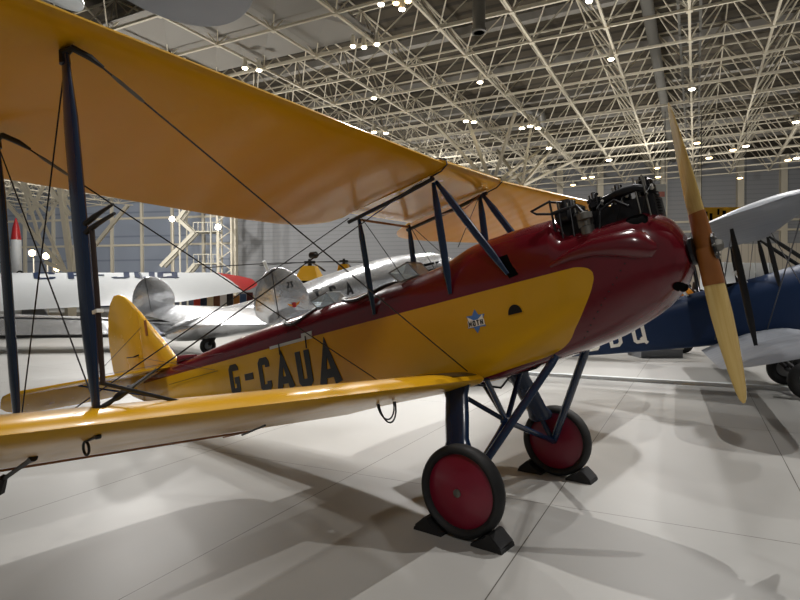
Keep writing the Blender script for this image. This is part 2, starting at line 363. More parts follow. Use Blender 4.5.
# half-round vent, dark slot, hatch strips
va = [(.392+.052*math.cos(a), 1.045+.062*math.sin(a)) for a in [pi*k/14 for k in range(15)]]
patch([(.392+.06*math.cos(a), 1.039+.07*math.sin(a)) for a in [pi*k/14 for k in range(15)]], 'vent_rim', M['yellow_plain'], body, .001, .004)
patch(va, 'side_vent', M['iron'], body, .006, .003)
patch([(.325, 1.455), (.40, 1.46), (.47, 1.30), (.40, 1.29)], 'step_slot', M['dark'], body, .002, .003)
patch([(-2.2, 1.262), (-1.58, 1.262), (-1.58, 1.236), (-2.2, 1.236)], 'hatch_strip', M['brass'], body, .004, .006)
patch([(-1.72, 1.30), (-1.58, 1.30), (-1.58, 1.262), (-1.72, 1.262)], 'hatch_strip', M['brass'], body, .004, .006)
for x in (-2.05, -1.66):
    MB().tube([onside(x, 1.27, .014), onside(x-.005, 1.16, .016)], .006, 6).build('hatch_strap', M['black'], body)
# cockpits: rim and dark well
for cx, L_ in ((-1.05, .30), (-1.98+.12, .28)):
    zc = lambda x, y: catmull(FR, x)[2]*1.0
    def top(x, y):
        w, zb, zl, zt, nl, nu = catmull(FR, x); q = min(.98, abs(y)/w); return zl+(zt-zl)*(1-q**nu)**(1/nu)
    pts = []; rim = []
    for k in range(32):
        a = 2*pi*k/32; x = cx+L_*math.cos(a); y = .225*math.sin(a); rim.append((x, y, top(x, y)+.008))
    mb = MB().tube(rim+[rim[0], rim[1]], .014, 8, cap=False); mb.build('cockpit_rim', M['black'], body)
    d = MB(); ctr = (cx, 0, top(cx, 0)+.006); d.add([ctr]+[(p[0], p[1], p[2]-.002) for p in rim], [(0, k+1, (k+1) % 32+1) for k in range(32)]); d.build('cockpit_well', M['dark'], body)
# windscreens
def screen(x, hw, z, h, parent):
    z0 = z; fr = [(x-.10, -hw, z0-.03), (x+.03, -hw*.5, z0), (x+.03, hw*.5, z0), (x-.10, hw, z0-.03)]
    tp = [(x-.20, -hw*.92, z0+h*.55), (x-.06, -hw*.5, z0+h), (x-.06, hw*.5, z0+h), (x-.20, hw*.92, z0+h*.55)]
    mb = MB(); th = Vector((-.004, 0, 0))
    for k in range(3):
        q = [Vector(fr[k]), Vector(fr[k+1]), Vector(tp[k+1]), Vector(tp[k])]
        mb.add(q+[p+th for p in q], [(0,1,2,3),(7,6,5,4),(0,4,5,1),(1,5,6,2),(2,6,7,3),(3,7,4,0)])
    o = mb.build('windscreen', M['glass'], parent, smooth=False)
    f = MB(); f.tube([fr[0]]+[tp[0], tp[1], tp[2], tp[3]]+[fr[3]], .006, 6); f.tube([fr[1], tp[1]], .004, 6); f.tube([fr[2], tp[2]], .004, 6); f.tube(fr, .006, 6)
    f.build('windscreen_frame', M['alloy'], o)
screen(-.50, .2, 1.535, .13, body); screen(-1.45, .19, 1.515, .12, body)
# panel seams on the nose: cowling blister on the side
bl = MB(); BP = [(.70, 1.335, .006, .02), (.84, 1.37, .022, .042), (.98, 1.38, .034, .062), (1.12, 1.36, .042, .085), (1.23, 1.335, .044, .10), (1.30, 1.31, .03, .085), (1.34, 1.29, .004, .03)]
def blister(s):
    bl = MB(); rings = []
    for (x, z, d, h) in BP:
        ring = []
        for k in range(16):
            a = 2*pi*k/16; zz = z-.035+h*math.sin(a); yy = sy(x, zz)-.02+(d+.022)*max(0, math.cos(a)); 
            ring.append((x, s*yy, zz))
        rings.append(ring)
    bl.loft(rings); bl.build('cowl_blister', M['red'], body)
blister(-1)
# exhaust port in the cowl top and drain slots under the nose
od = MB(); rg_ = []
for q in (1.0, .75, .5, .25, .03):
    rg_.append([(x, y, top(x, y)+(.0045 if q < 1 else -.004)) for x, y in [(1.25+.068*q*math.cos(2*pi*k/24), -.175+.055*q*math.sin(2*pi*k/24)) for k in range(24)]])
od.loft(rg_); od.build('cowl_opening', M['dark'], body)
patch([(1.385+.03*math.cos(a), .995+.03*math.sin(a)) for a in [2*pi*k/16 for k in range(16)]], 'cowl_drain', M['dark'], body, .003, .003)
# cowling seam lines with fasteners
for k in range(12):
    seam = MB()
    x = .80+.032*k; z = .80+.036*k
    seam.lathe([(.0045, -sy(x, z)+.002), (.0045, -sy(x, z)-.004), (.001, -sy(x, z)-.005)], (x, 0, z), seg=8)
    seam.build('cowl_fastener', M['darkwire'], body)

# --- engine: four upright cylinders
eng = empty('engine', (0, 0, 0), parent=plane)
for i in range(4):
    cx = .84+.155*i; cyl = MB(); prof = [(.055, 1.42)]
    for k in range(10):
        z = 1.45+k*.018; prof += [(.056, z), (.072, z+.002), (.072, z+.008), (.056, z+.010)]
    prof += [(.062, 1.635), (.062, 1.665), (.03, 1.67)]
    cyl.lathe(prof, (cx, 0, 0), 'z', 20); o = cyl.build('cylinder', M['iron'], eng)
    hd = MB().box((cx-.045, -.075, 1.665), (cx+.045, .075, 1.69)); hd.tube([(cx, -.06, 1.68), (cx, -.05, 1.73)], .016, 8); hd.tube([(cx-.02, .05, 1.68), (cx-.02, .05, 1.735)], .016, 8)
    hd.tube([(cx+.03, -.075, 1.71), (cx-.03, .03, 1.735)], .011, 6); hd.build('rocker_gear', M['iron'], o)
    for dx in (-.022, .022):
        MB().tube([(cx+dx, -.095, 1.42), (cx+dx, -.075, 1.715)], .0065, 8).build('pushrod_tube', M['alloy'] if i != 1 else M['iron'], o)
    MB().tube([(cx+.05, -.06, 1.64), (cx+.06, -.10, 1.65)], [.014, .009], 8).build('spark_plug', M['badgew'], o)
    MB().tube([(cx+.06, -.10, 1.65), (cx+.03, -.15, 1.60), (cx-.02, -.14, 1.50), (cx-.05, -.12, 1.44)], .004, 6).build('ignition_lead', M['black'], o)
man = MB().tube([(1.0, .08, 1.63), (1.06, -.07, 1.655), (1.15, -.10, 1.66), (1.27, -.10, 1.665), (1.33, -.08, 1.64)], [.02, .026, .028, .028, .02], 12)
for i in range(4): man.tube([(.84+.155*i, -.03, 1.62), (.84+.155*i, -.10, 1.645)], .022, 10)
man.build('exhaust_manifold', M['iron'], eng)
fr = MB()
del fr
for x in (1.27, 1.325): MB().tube([(x, -.115, 1.44), (x-.004, -.10, 1.73)], .0065, 8).build('front_tube', M['alloy'], eng)
MB().lathe([(.03, 1.655), (.055, 1.66), (.058, 1.70), (.04, 1.715), (.01, 1.72)], (1.305, -.02, 0), 'z', 14).build('valve_cover', M['iron'], eng)
cb = MB().lathe([(.02, 1.43), (.045, 1.44), (.045, 1.50), (.03, 1.51), (.03, 1.54), (.05, 1.55), (.05, 1.59), (.02, 1.60)], (.945, -.175, 0), 'z', 16); cb.box((.90, -.2, 1.50), (.98, -.12, 1.555)); cb.build('carburettor', M['alloy'], eng)
pp = MB().tube([(.93, -.14, 1.60), (.90, -.15, 1.66), (.80, -.16, 1.66), (.73, -.17, 1.655)], .012, 8)
pp.tube([(.73, -.17, 1.655), (.64, -.2, 1.68), (.60, -.19, 1.71), (.72, -.15, 1.745), (.80, -.12, 1.72)], .0085, 8)
pp.tube([(.73, -.17, 1.46), (.735, -.165, 1.75)], .008, 8); pp.tube([(.78, -.19, 1.44), (.78, -.15, 1.72)], .007, 8); pp.tube([(.86, -.2, 1.44), (.86, -.16, 1.66)], .006, 8)
pp.tube([(1.02, -.19, 1.44), (1.05, -.16, 1.58), (1.14, -.15, 1.62), (1.22, -.16, 1.55)], .010, 8)
pp.build('intake_pipe', M['iron'], eng)
MB().box((.76, -.1, 1.44), (1.36, .14, 1.60)).build('crankcase', M['iron'], eng)
mg = MB().lathe([(.03, .74), (.05, .75), (.05, .83), (.03, .84)], (0, -.12, 1.62), 'x', 14); mg.build('magneto', M['iron'], eng)
MB().tube([(.77, .02, 1.60), (.77, .02, 1.76)], [.05, .04], 12).build('oil_filler', M['iron'], eng)

# --- propeller
prop = empty('propeller', (1.55, 0, 1.1956), parent=plane)
def blade(s):
    st = [(0.0, .10, 62, .085), (.06, .105, 60, .085), (.14, .115, 54, .07), (.25, .14, 46, .052), (.40, .165, 37, .036), (.58, .17, 30, .027), (.75, .15, 25, .02), (.86, .118, 22, .014), (.91, .085, 21, .01), (.937, .03, 20, .006)]
    rings = []
    for (r, c, tw, th) in st:
        a = math.radians(tw); ring = []
        for k in range(20):
            t = 2*pi*k/20; u = c/2*math.cos(t); v = th/2*math.sin(t)*(1.25 if math.sin(t) > 0 else .75)
            y = (u*math.cos(a)-v*math.sin(a))*s; x = u*math.sin(a)+v*math.cos(a)
            ring.append((x, -y, r*s))
        rings.append(ring)
    return MB().loft(rings)
for s in (1, -1): blade(s).build('blade', M['wood'], prop)
def sheath(s):
    st = [(0.0, .113, 62, .097), (.06, .118, 60, .095), (.14, .126, 54, .08), (.225, .14, 47.5, .061)]
    rings = []
    for (r, c, tw, th) in st:
        a = math.radians(tw); ring = []
        for k in range(20):
            t = 2*pi*k/20; u = c/2*math.cos(t); v = th/2*math.sin(t)*(1.25 if math.sin(t) > 0 else .75)
            ring.append((u*math.sin(a)+v*math.cos(a), -(u*math.cos(a)-v*math.sin(a))*s, r*s))
        rings.append(ring)
    return MB().loft(rings)
for s in (1, -1): sheath(s).build('hub_sheath', M['brown'], prop)
hb = MB().lathe([(.02, .068), (.04, .066), (.075, .062), (.08, .052), (.05, .05)], (0, 0, 0), 'x', 24)
MB().lathe([(.02, .06), (.04, .062), (.04, .085), (.03, .10), (.01, .104)], (0, 0, 0), 'x', 6).build('hub_nut', M['alloy'], prop); hb.lathe([(.06, -.10), (.085, -.075), (.085, -.055), (.04, -.05)], (0, 0, 0), 'x', 24); hb.build('hub_plate', M['iron'], prop)
for k in range(8):
    a = 2*pi*k/8; MB().tube([(.05, .072*math.cos(a), .072*math.sin(a)), (.068, .072*math.cos(a), .072*math.sin(a))], .009, 6).build('hub_bolt', M['alloy'], prop)

# --- wings
LU, ZU, DH, CH, INU = .1461, 2.1844-.018, .0493, 1.3716, .0731
LL, ZL, INL, DHL = .0558, .6737-.046, .084, .064
def chU(a): # chord of the upper wing near the root, trailing edge rounded into the centre section
    pts = [(.42, 1.04), (.46, 1.15), (.54, 1.22), (.66, 1.29), (.85, 1.335), (1.1, 1.355), (1.4, CH), (9, CH)]
    for i in range(len(pts)-1):
        if pts[i][0] <= a <= pts[i+1][0]:
            t = (a-pts[i][0])/(pts[i+1][0]-pts[i][0]); return pts[i][1]+(pts[i+1][1]-pts[i][1])*t
    return pts[0][1]
def tipped(a, le, c, tip):
    """rounded wing tip over the last 0.6 m"""
    d = tip-a
    if d > .6: return le, c
    q = 1-(d/.6); k = math.sqrt(max(0.0, 1-q**2.4)); k = max(k, .04)
    return le-c*(1-k)*.35, c*k
def upper(s):
    ys = [.42, .44, .46, .5, .54, .6, .66, .75, .85, 1.0, 1.1, 1.25, 1.4]+[1.4+(3.95-1.4)*k/9 for k in range(1, 10)]+[4.1, 4.25, 4.35, 4.45, 4.5, 4.54, 4.56, 4.57]
    st = []
    for a in ys:
        le, c = tipped(a, LU, chU(a), 4.57)
        st.append((s*a, le, ZU+a*DH-(LU-le)*math.tan(INU), c, INU))
    o = wing(st, 'upper_wing', M['yellow'], plane); return o
def lower(s):
    ys = [.32, .5, .8, 1.2, 1.6]+[1.6+(3.95-1.6)*k/8 for k in range(1, 9)]+[4.1, 4.25, 4.35, 4.45, 4.5, 4.54, 4.56, 4.57]
    st = []
    for a in ys:
        le, c = tipped(a, LL, CH, 4.57)
        st.append((s*a, le, ZL+a*DHL-(LL-le)*math.tan(INL), c, INL))
    return wing(st, 'lower_wing', M['yellow'], plane, t=.112)
UW = {s: upper(s) for s in (-1, 1)}; LW = {s: lower(s) for s in (-1, 1)}
tank = wing([(y, LU+.015, ZU+.42*DH+.005, .97, INU) for y in (-.415, -.3, -.1, .1, .3, .415)], 'fuel_tank', M['yellow_plain'], plane, t=.14)
for y in (-.42, .42):
    st = MB(); c0 = ZU+.42*DH
    st.tube([(LU-.16, y, c0+.07), (LU-.05, y, c0+.062), (LU+.015, y, c0+.03), (LU+.018, y, c0-.01), (LU-.04, y, c0-.04), (LU-.14, y, c0-.05)], .006, 6); st.build('tank_strap', M['black'], tank)
def uz(x, y): return ZU+abs(y)*DH-(LU-x)*math.tan(INU)-.037   # underside of the upper wing
def lz(x, y): return ZL+abs(y)*DHL-(LL-x)*math.tan(INL)+.085   # top of the lower wing
def lu(x, y): return ZL+abs(y)*DHL-(LL-x)*math.tan(INL)-.035   # underside
# chordwise root rails
for s in (-1, 1):
    y = s*.40
    MB().tube([(.02, y, uz(.02, y)-.012), (-.30, y, uz(-.3, y)-.02), (-.845, y, uz(-.845, y)-.012)], .016, 8).build('root_rail', M['black'], plane)
# aileron (lower wing): a hinge line and a separate surface just below the skin line
for s in (-1, 1):
    a0, a1 = 1.55, 4.05; pts = []
    h = MB().tube([(-.98, s*a0, lu(-.98, a0)+.004), (-.98, s*a1, lu(-.98, a1)+.004)], .006, 6); h.tube([(-.98, s*a0, lu(-.98, a0)+.004), (-1.28, s*a0, lu(-1.28, a0)+.012)], .005, 6); h.build('aileron_hinge', M['brown'], LW[s])
    mb = MB().tube([(-.62, s*1.72, lu(-.62, 1.72)-.002), (-.98, s*1.62, lu(-.98, 1.62)-.012)], .006, 6); mb.build('aileron_rod', M['black'], LW[s])
    wk = []
    mb = MB(); rows = []
    for x in [LL-.03-k*.06 for k in range(11)]:
        rr = []
        for yy in (.345, .5, .66): 
            u = (LL-x)/CH; af = 5*.112*(.2969*math.sqrt(u)-.126*u-.3516*u*u+.2843*u**3-.1015*u**4)+.14*u*(1-u)
            rr.append((x, s*yy, ZL+yy*DHL-u*CH*math.sin(INL)+af*CH+.003))
        rows.append(rr)
    n = len(rows); vs = [p for r in rows for p in r]+[(p[0], p[1], p[2]-.012) for r in rows for p in r]; fs = []
    for i in range(n-1):
        for j in range(2):
            q = (i*3+j, i*3+j+1, (i+1)*3+j+1, (i+1)*3+j); fs += [q, tuple(k+3*n for k in q[::-1])]
    mb.add(vs, fs); mb.build('walkway', M['ink'], LW[s])
# centre-section (cabane) struts
CT = dict(f=(-.0228, .3235), r=(-.7767, .3235)); 
for s in (-1, 1):
    ft = (-.023, s*.345, 2.12); rt = (-.777, s*.345, 2.09)
    streamline(ft, (-.082, s*.318, 1.29), .066, 'cabane_strut', M['blue'], plane)
    streamline(rt, (-.82, s*.318, 1.29), .062, 'cabane_strut', M['blue'], plane)
    streamline((-.0, s*.345, 2.12), (.395, s*.315, 1.32), .06, 'cabane_strut', M['blue'], plane)
    wire((-.76, s*.33, 2.08), (-.50, s*.26, 1.50), .0035, 'cabane_wire', plane)
wire((-.777, -.33, 2.07), (-.777, .33, 2.07), .011, 'cabane_crossbar', plane, M['brown']); wire((-.0, .30, 2.10), (.02, -.25, 1.62), .003, 'cabane_wire', plane); wire((-.0, -.30, 2.10), (.02, .25, 1.62), .003, 'cabane_wire', plane)
MB().tube([(.0, .3, 2.10), (-.05, .1, 1.98), (-.4, .3, 2.06)], .006, 6).build('fuel_pipe', M['brown'], tank)
# interplane struts
for s in (-1, 1):
    f0 = (-.013, s*2.886, uz(-.013, 2.886)); f1 = (-.105, s*2.886, lz(-.105, 2.886)-.02)
    r0 = (-.753, s*2.886, uz(-.753, 2.886)); r1 = (-.86, s*2.886, lz(-.86, 2.886)-.03)
    fo = streamline(f0, f1, .105, 'interplane_strut', M['blue'], plane); ro = streamline(r0, r1, .09, 'interplane_strut', M['blue'], plane)
    if s < 0:
        y = -2.886
        # pitot pair and its tubing
        pt = MB(); pt.tube([(-.03, y, 1.525), (.03, y+.0, 1.53), (.08, y, 1.532), (.20, y, 1.532)], [.011, .011, .009, .006], 8); pt.tube([(-.03, y, 1.558), (.05, y, 1.564), (.10, y, 1.566), (.20, y, 1.566)], [.011, .011, .008, .005], 8)
        pt.build('pitot_head', M['black'], fo)
        MB().tube([(.028, y, 1.53), (.008, y, 1.3), (-.03, y, .96)], .010, 8).build('pitot_pipe', M['sheath'], fo)
        MB().box((-.02, y-.013, 1.215), (.016, y+.013, 1.228)).build('pipe_clip', M['badgew'], fo)
    # end fittings
    for (x_, y_, z_) in (f0, r0):
        MB().tube([(x_-.01, y_, z_-.05), (x_-.005, y_, z_-.004), (x_+.045, y_-s*.01, z_-.008), (x_+.06, s*2.82, z_-.035), (x_+.055, s*2.77, z_-.058)], [.022, .021, .014, .013, .007], 8).build('strut_fitting', M['black'], plane)
    MB().box((f1[0]-.03, f1[1]-.02, f1[2]-.02), (f1[0]+.04, f1[1]+.02, f1[2]+.02)).build('strut_foot', M['black'], plane)
    # flying wires, root of the lower wing to the strut tops; landing wires, centre section to the strut feet
    def rig(a, b, nm, r=.0042, tb=True, at=1):
        wire(a, b, r, nm, plane); a, b = Vector(a), Vector(b); d = (b-a).normalized()
        if tb: MB().tube([b-d*.20, b-d*.18, b-d*.08, b-d*.05], [.005, .008, .008, .005], 8).build('turnbuckle', M['alloy'], plane)
    rig((-.06, s*.33, .72), (f0[0]+.055, s*2.78, f0[2]-.055), 'flying_wire'); rig((-.80, s*.33, .70), (r0[0]+.055, s*2.78, r0[2]-.055), 'flying_wire')
    rig((-.06, s*.44, 2.13), (f1[0], s*2.84, f1[2]+.02), 'landing_wire', .0035); rig((-.80, s*.44, 2.08), (r1[0], s*2.84, r1[2]+.02), 'landing_wire', .0035)
    a_, b_ = Vector((f1[0]+.01, s*2.87, f1[2]+.01)), Vector((-.06, s*.44, 2.13)); d_ = (b_-a_).normalized()
    MB().tube([a_, a_+d_*.05, a_+d_*.07, a_+d_*.13, a_+d_*.15, a_+d_*.26], [.012, .008, .014, .014, .006, .005], 8).build('wire_fork', M['black'], plane)
    wire((f0[0], s*2.886, f0[2]-.03), (r1[0], s*2.886, r1[2]+.02), .003, 'incidence_wire', plane); wire((r0[0], s*2.886, r0[2]-.03), (f1[0], s*2.886, f1[2]+.02), .003, 'incidence_wire', plane)
    MB().tube([(-.19, s*1.5, 1.556), (-.205, s*1.5, 1.56), (-.245, s*1.5, 1.568), (-.26, s*1.5, 1.57)], [.008, .020, .020, .008], 10).build('wire_spreader', M['black'], plane)
    MB().tube([(-.05, s*2.886, .965), (-.087, s*2.55, .845)], .008, 6).build('strut_brace', M['black'], plane)
    # tie-down ring and hand loops under the lower wing
    lo = MB()
    for k in (0, 1):
        pts = [(-.36+.03*k+.07*math.cos(a), s*(.93+.02*k), lu(-.3, .93)-.0+(.11+.02*k)*math.sin(a)) for a in [pi+pi*q/12 for q in range(13)]]; lo.tube(pts, .006, 6)
    lo.build('hand_loop', M['black'], LW[s])
    rg = MB(); c = (-.12, s*2.93, lu(-.12, 2.93)-.02); rg.tube([(c[0]+.022*math.cos(a), c[1], c[2]+.025*math.sin(a)-.005) for a in [2*pi*q/12 for q in range(14)]], .005, 6); rg.tube([(c[0]+.0, c[1], c[2]+.02), (c[0]+.10, c[1], c[2]+.03)], .005, 6); rg.lathe([(.002, c[1]-.01), (.01, c[1]-.008), (.01, c[1]+.008), (.002, c[1]+.01)], (c[0]+.1, 0, c[2]+.03), 'y', 10); rg.build('tie_ring', M['black'], LW[s])
# picketing stay hanging from the near lower wing
sr = MB(); p0 = Vector((-.73, -2.88, lu(-.73, 2.88)+.02)); p1 = Vector((-1.06, -2.90, .65)); sr.tube([p0, p0+(p1-p0)*.15, p1], [.018, .011, .010], 8); sr.build('picket_stay', M['black'], LW[-1])
MB().tube([p1+Vector((.03, 0, .012)), p1, p1+Vector((-.05, -.0, -.04)), p1+Vector((-.10, 0, -.03)), p1+Vector((-.09, 0, .03))], [.016, .024, .03, .026, .012], 8).build('stay_hook', M['black'], LW[-1])

# --- undercarriage
for s in (-1, 1):
    y = s*.7704; w = wheel(plane, y, RW, .115, s, dr=.82)
    hub = (0, s*.70, 0.0)
    # wide streamlined oleo leg
    streamline((-.09, s*.45, .66), (-.045, s*.68, .20), .19, 'oleo_leg', M['blue'], plane, flat=.42, taper=.94)
    MB().tube([(-.06, s*.685, .22), (0, s*.71, -.01)], .022, 10).build('oleo_rod', M['blue'], plane)
    streamline((.60, s*.28, .72), (.0, s*.70, .0), .062, 'radius_rod', M['blue'], plane, flat=.6, taper=.8)
    streamline((-.01, 0, .30), (0, s*.72, 0), .06, 'axle', M['blue'], plane, flat=.7, taper=.9)
    MB().tube([(.05, s*.28, .64), (-.01, 0, .30)], .020, 10).build('centre_strut', M['blue'], plane)
    MB().tube([(-.30, s*.24, .62), (-.01, 0, .30)], .018, 10).build('centre_strut', M['blue'], plane)
    wire((-.05, s*.3, .62), (-.0, s*.0, .55), .008, 'gear_brace', plane, M['black'])
MB().lathe([(.01, -.04), (.035, -.035), (.035, .035), (.01, .04)], (-.01, 0, .30), 'y', 16).build('axle_joint', M['blue'], plane)
MB().tube([(.12, -.12, .63), (.40, -.2, .66), (.47, -.22, .69)], .008, 6).build('drain_pipe', M['darkwire'], plane)

# --- tail
def slab(outline, th, name, material, parent, plane_='xz', y=0, z=0, round_=.35):
    """rounded-edge flat surface with real thickness: outline list of (a, b)"""
    cx = sum(p[0] for p in outline)/len(outline); cz = sum(p[1] for p in outline)/len(outline)
    rings = []
    for off, t in ((0.97, -1), (.994, -.7), (1, 0), (.994, .7), (.97, 1)):
        ring = []
        for a, b in outline:
            A, B = cx+(a-cx)*off, cz+(b-cz)*off
            ring.append((A, y+t*th/2, B) if plane_ == 'xz' else (A, B, z+t*th/2))
        rings.append(ring)
    return MB().loft(rings).build(name, material, parent, ang=70)
fin = slab([(-4.10, 1.36), (-4.22, 1.47), (-4.45, 1.72), (-4.72, 1.98), (-4.905, 2.175), (-4.905, 1.30), (-4.5, 1.30), (-4.2, 1.33)], .05, 'fin', M['yellow_plain'], plane)
rud = slab([(-4.91, 1.30), (-4.91, 2.18), (-5.05, 2.31), (-5.2, 2.43), (-5.33, 2.49), (-5.45, 2.50), (-5.56, 2.42), (-5.65, 2.28), (-5.71, 2.05), (-5.73, 1.8), (-5.70, 1.5), (-5.62, 1.32), (-5.45, 1.20), (-5.26, 1.11), (-5.03, 1.03), (-4.93, 1.03)], .05, 'rudder', M['yellow_plain'], plane)
MB().box((-4.76, -.033, 1.83), (-4.71, -.024, 2.02)).build('fin_plate', M['brown'], fin)
hn = MB().tube([(-5.0, -.02, 1.62), (-5.0, -.09, 1.60)], .011, 8); hn.tube([(-5.0, -.085, 1.60), (-5.18, -.085, 1.62)], .007, 6); hn.build('rudder_horn', M['black'], rud)
fr = MB(); fr.tube([(-4.12, -.03, 1.36), (-4.05, -.05, 1.42), (-3.75, -.03, 1.415)], [.03, .045, .01], 10); fr.build('fin_fillet', M['red'], fin)
def tailplane(s):
    ys = [(a_*1.07, b_, c_) for a_, b_, c_ in [(.04, -4.28, -5.37), (.3, -4.34, -5.40), (.6, -4.42, -5.42), (.9, -4.51, -5.42), (1.1, -4.58, -5.40), (1.25, -4.65, -5.35), (1.36, -4.73, -5.27), (1.44, -4.82, -5.16), (1.48, -4.92, -5.0)]]
    zc = lambda x, a: (1.372-.03*a+(x+4.28)*.03) if x > -4.88 else (1.354-.03*a+(x+4.88)*.36)
    def surf(fn, nm, th):
        rings = []
        for (a, le, te) in ys:
            x0, x1 = fn(le, te)
            up = []; lo = []
            for k in range(9):
                u = k/8; x = x0+(x1-x0)*u; t = th*math.sqrt(max(0, math.sin(pi*min(1, u*.86+.07))))
                up.append((x, s*a, zc(x, a)+t)); lo.append((x, s*a, zc(x, a)-t))
            rings.append(up+lo[::-1])
        return MB().loft(rings).build(nm, M['yellow_plain'], plane, ang=50)
    t1 = surf(lambda le, te: (le, max(-4.87, le-.6)) if le > -4.80 else (le, le-.04), 'tailplane', .024); surf(lambda le, te: (min(-4.885, le-.02), te), 'elevator', .016)
    return t1
for s in (-1, 1):
    tp = tailplane(s)
    MB().tube([(-4.75, s*.9, 1.31), (-4.6, s*.1, 1.05)], .011, 8).build('tail_strut', M['blue'], plane)
    MB().tube([(-5.0, s*.5, 1.31), (-5.0, s*.5, 1.42)], .010, 6).build('elevator_horn', M['black'], tp)
    wire((-4.95, s*.7, 1.34), (-4.85, s*.03, 1.95), .003, 'tail_wire', plane); wire((-5.0, s*.085, 1.60), (-3.2, s*.2, 1.18), .0025, 'rudder_cable', plane)
    wire((-5.0, s*.5, 1.42), (-3.0, s*.21, 1.33), .0025, 'elevator_cable', plane); wire((-3.15, s*.203, 1.165), (-4.2, s*.14, 1.15), .003, 'elevator_cable', plane)
MB().tube([(-4.9, 0, 1.0), (-5.15, 0, .86), (-5.30, 0, .82)], [.02, .02, .03], 8, 1).build('tail_skid', M['blue'], plane)

# ---------------------------------------------------------------- wheel chocks
def chock(x, y, face, label):
    e = empty('wheel_chock', (x, y, 0)); tag(e, label, 'chock', 'wheel chocks')
    w, x0 = .085, .10; g = lambda q: RW-math.sqrt(RW*RW-q*q)   # the wheel-side face is hollowed to the tyre
    up = [(face*(q-x0+.007), max(.004, g(q)-.002)) for q in (.10, .13, .16, .185, .205)]
    tx, tz = .122, g(.205)+.012
    prof = [(face*.007, 0)]+up+[(face*(tx-.005), tz), (face*(tx+.012), tz), (face*.215, .02), (face*.22, 0)]
    MB().prism(prof, lambda a, b: (a, -w, b), lambda a, b: (a, w, b)).build('wedge', M['rubber'], e, smooth=False)
    MB().prism([(face*.212, .03), (face*(tx+.018), tz-.002), (face*(tx+.012), tz-.012), (face*.205, .022)], lambda a, b: (a, -w*.94, b+.003), lambda a, b: (a, w*.94, b+.003)).build('face_plate', M['chockface'], e, smooth=False)
    return e
chock(.10, -.77, 1, 'black wedge chock ahead of the near red wheel')
chock(-.10, -.77, -1, 'black wedge chock behind the near red wheel, on its tail side')
chock(.10, .77, 1, 'black wedge chock ahead of the far red wheel')
chock(-.10, .77, -1, 'black wedge chock behind the far red wheel, on its tail side')
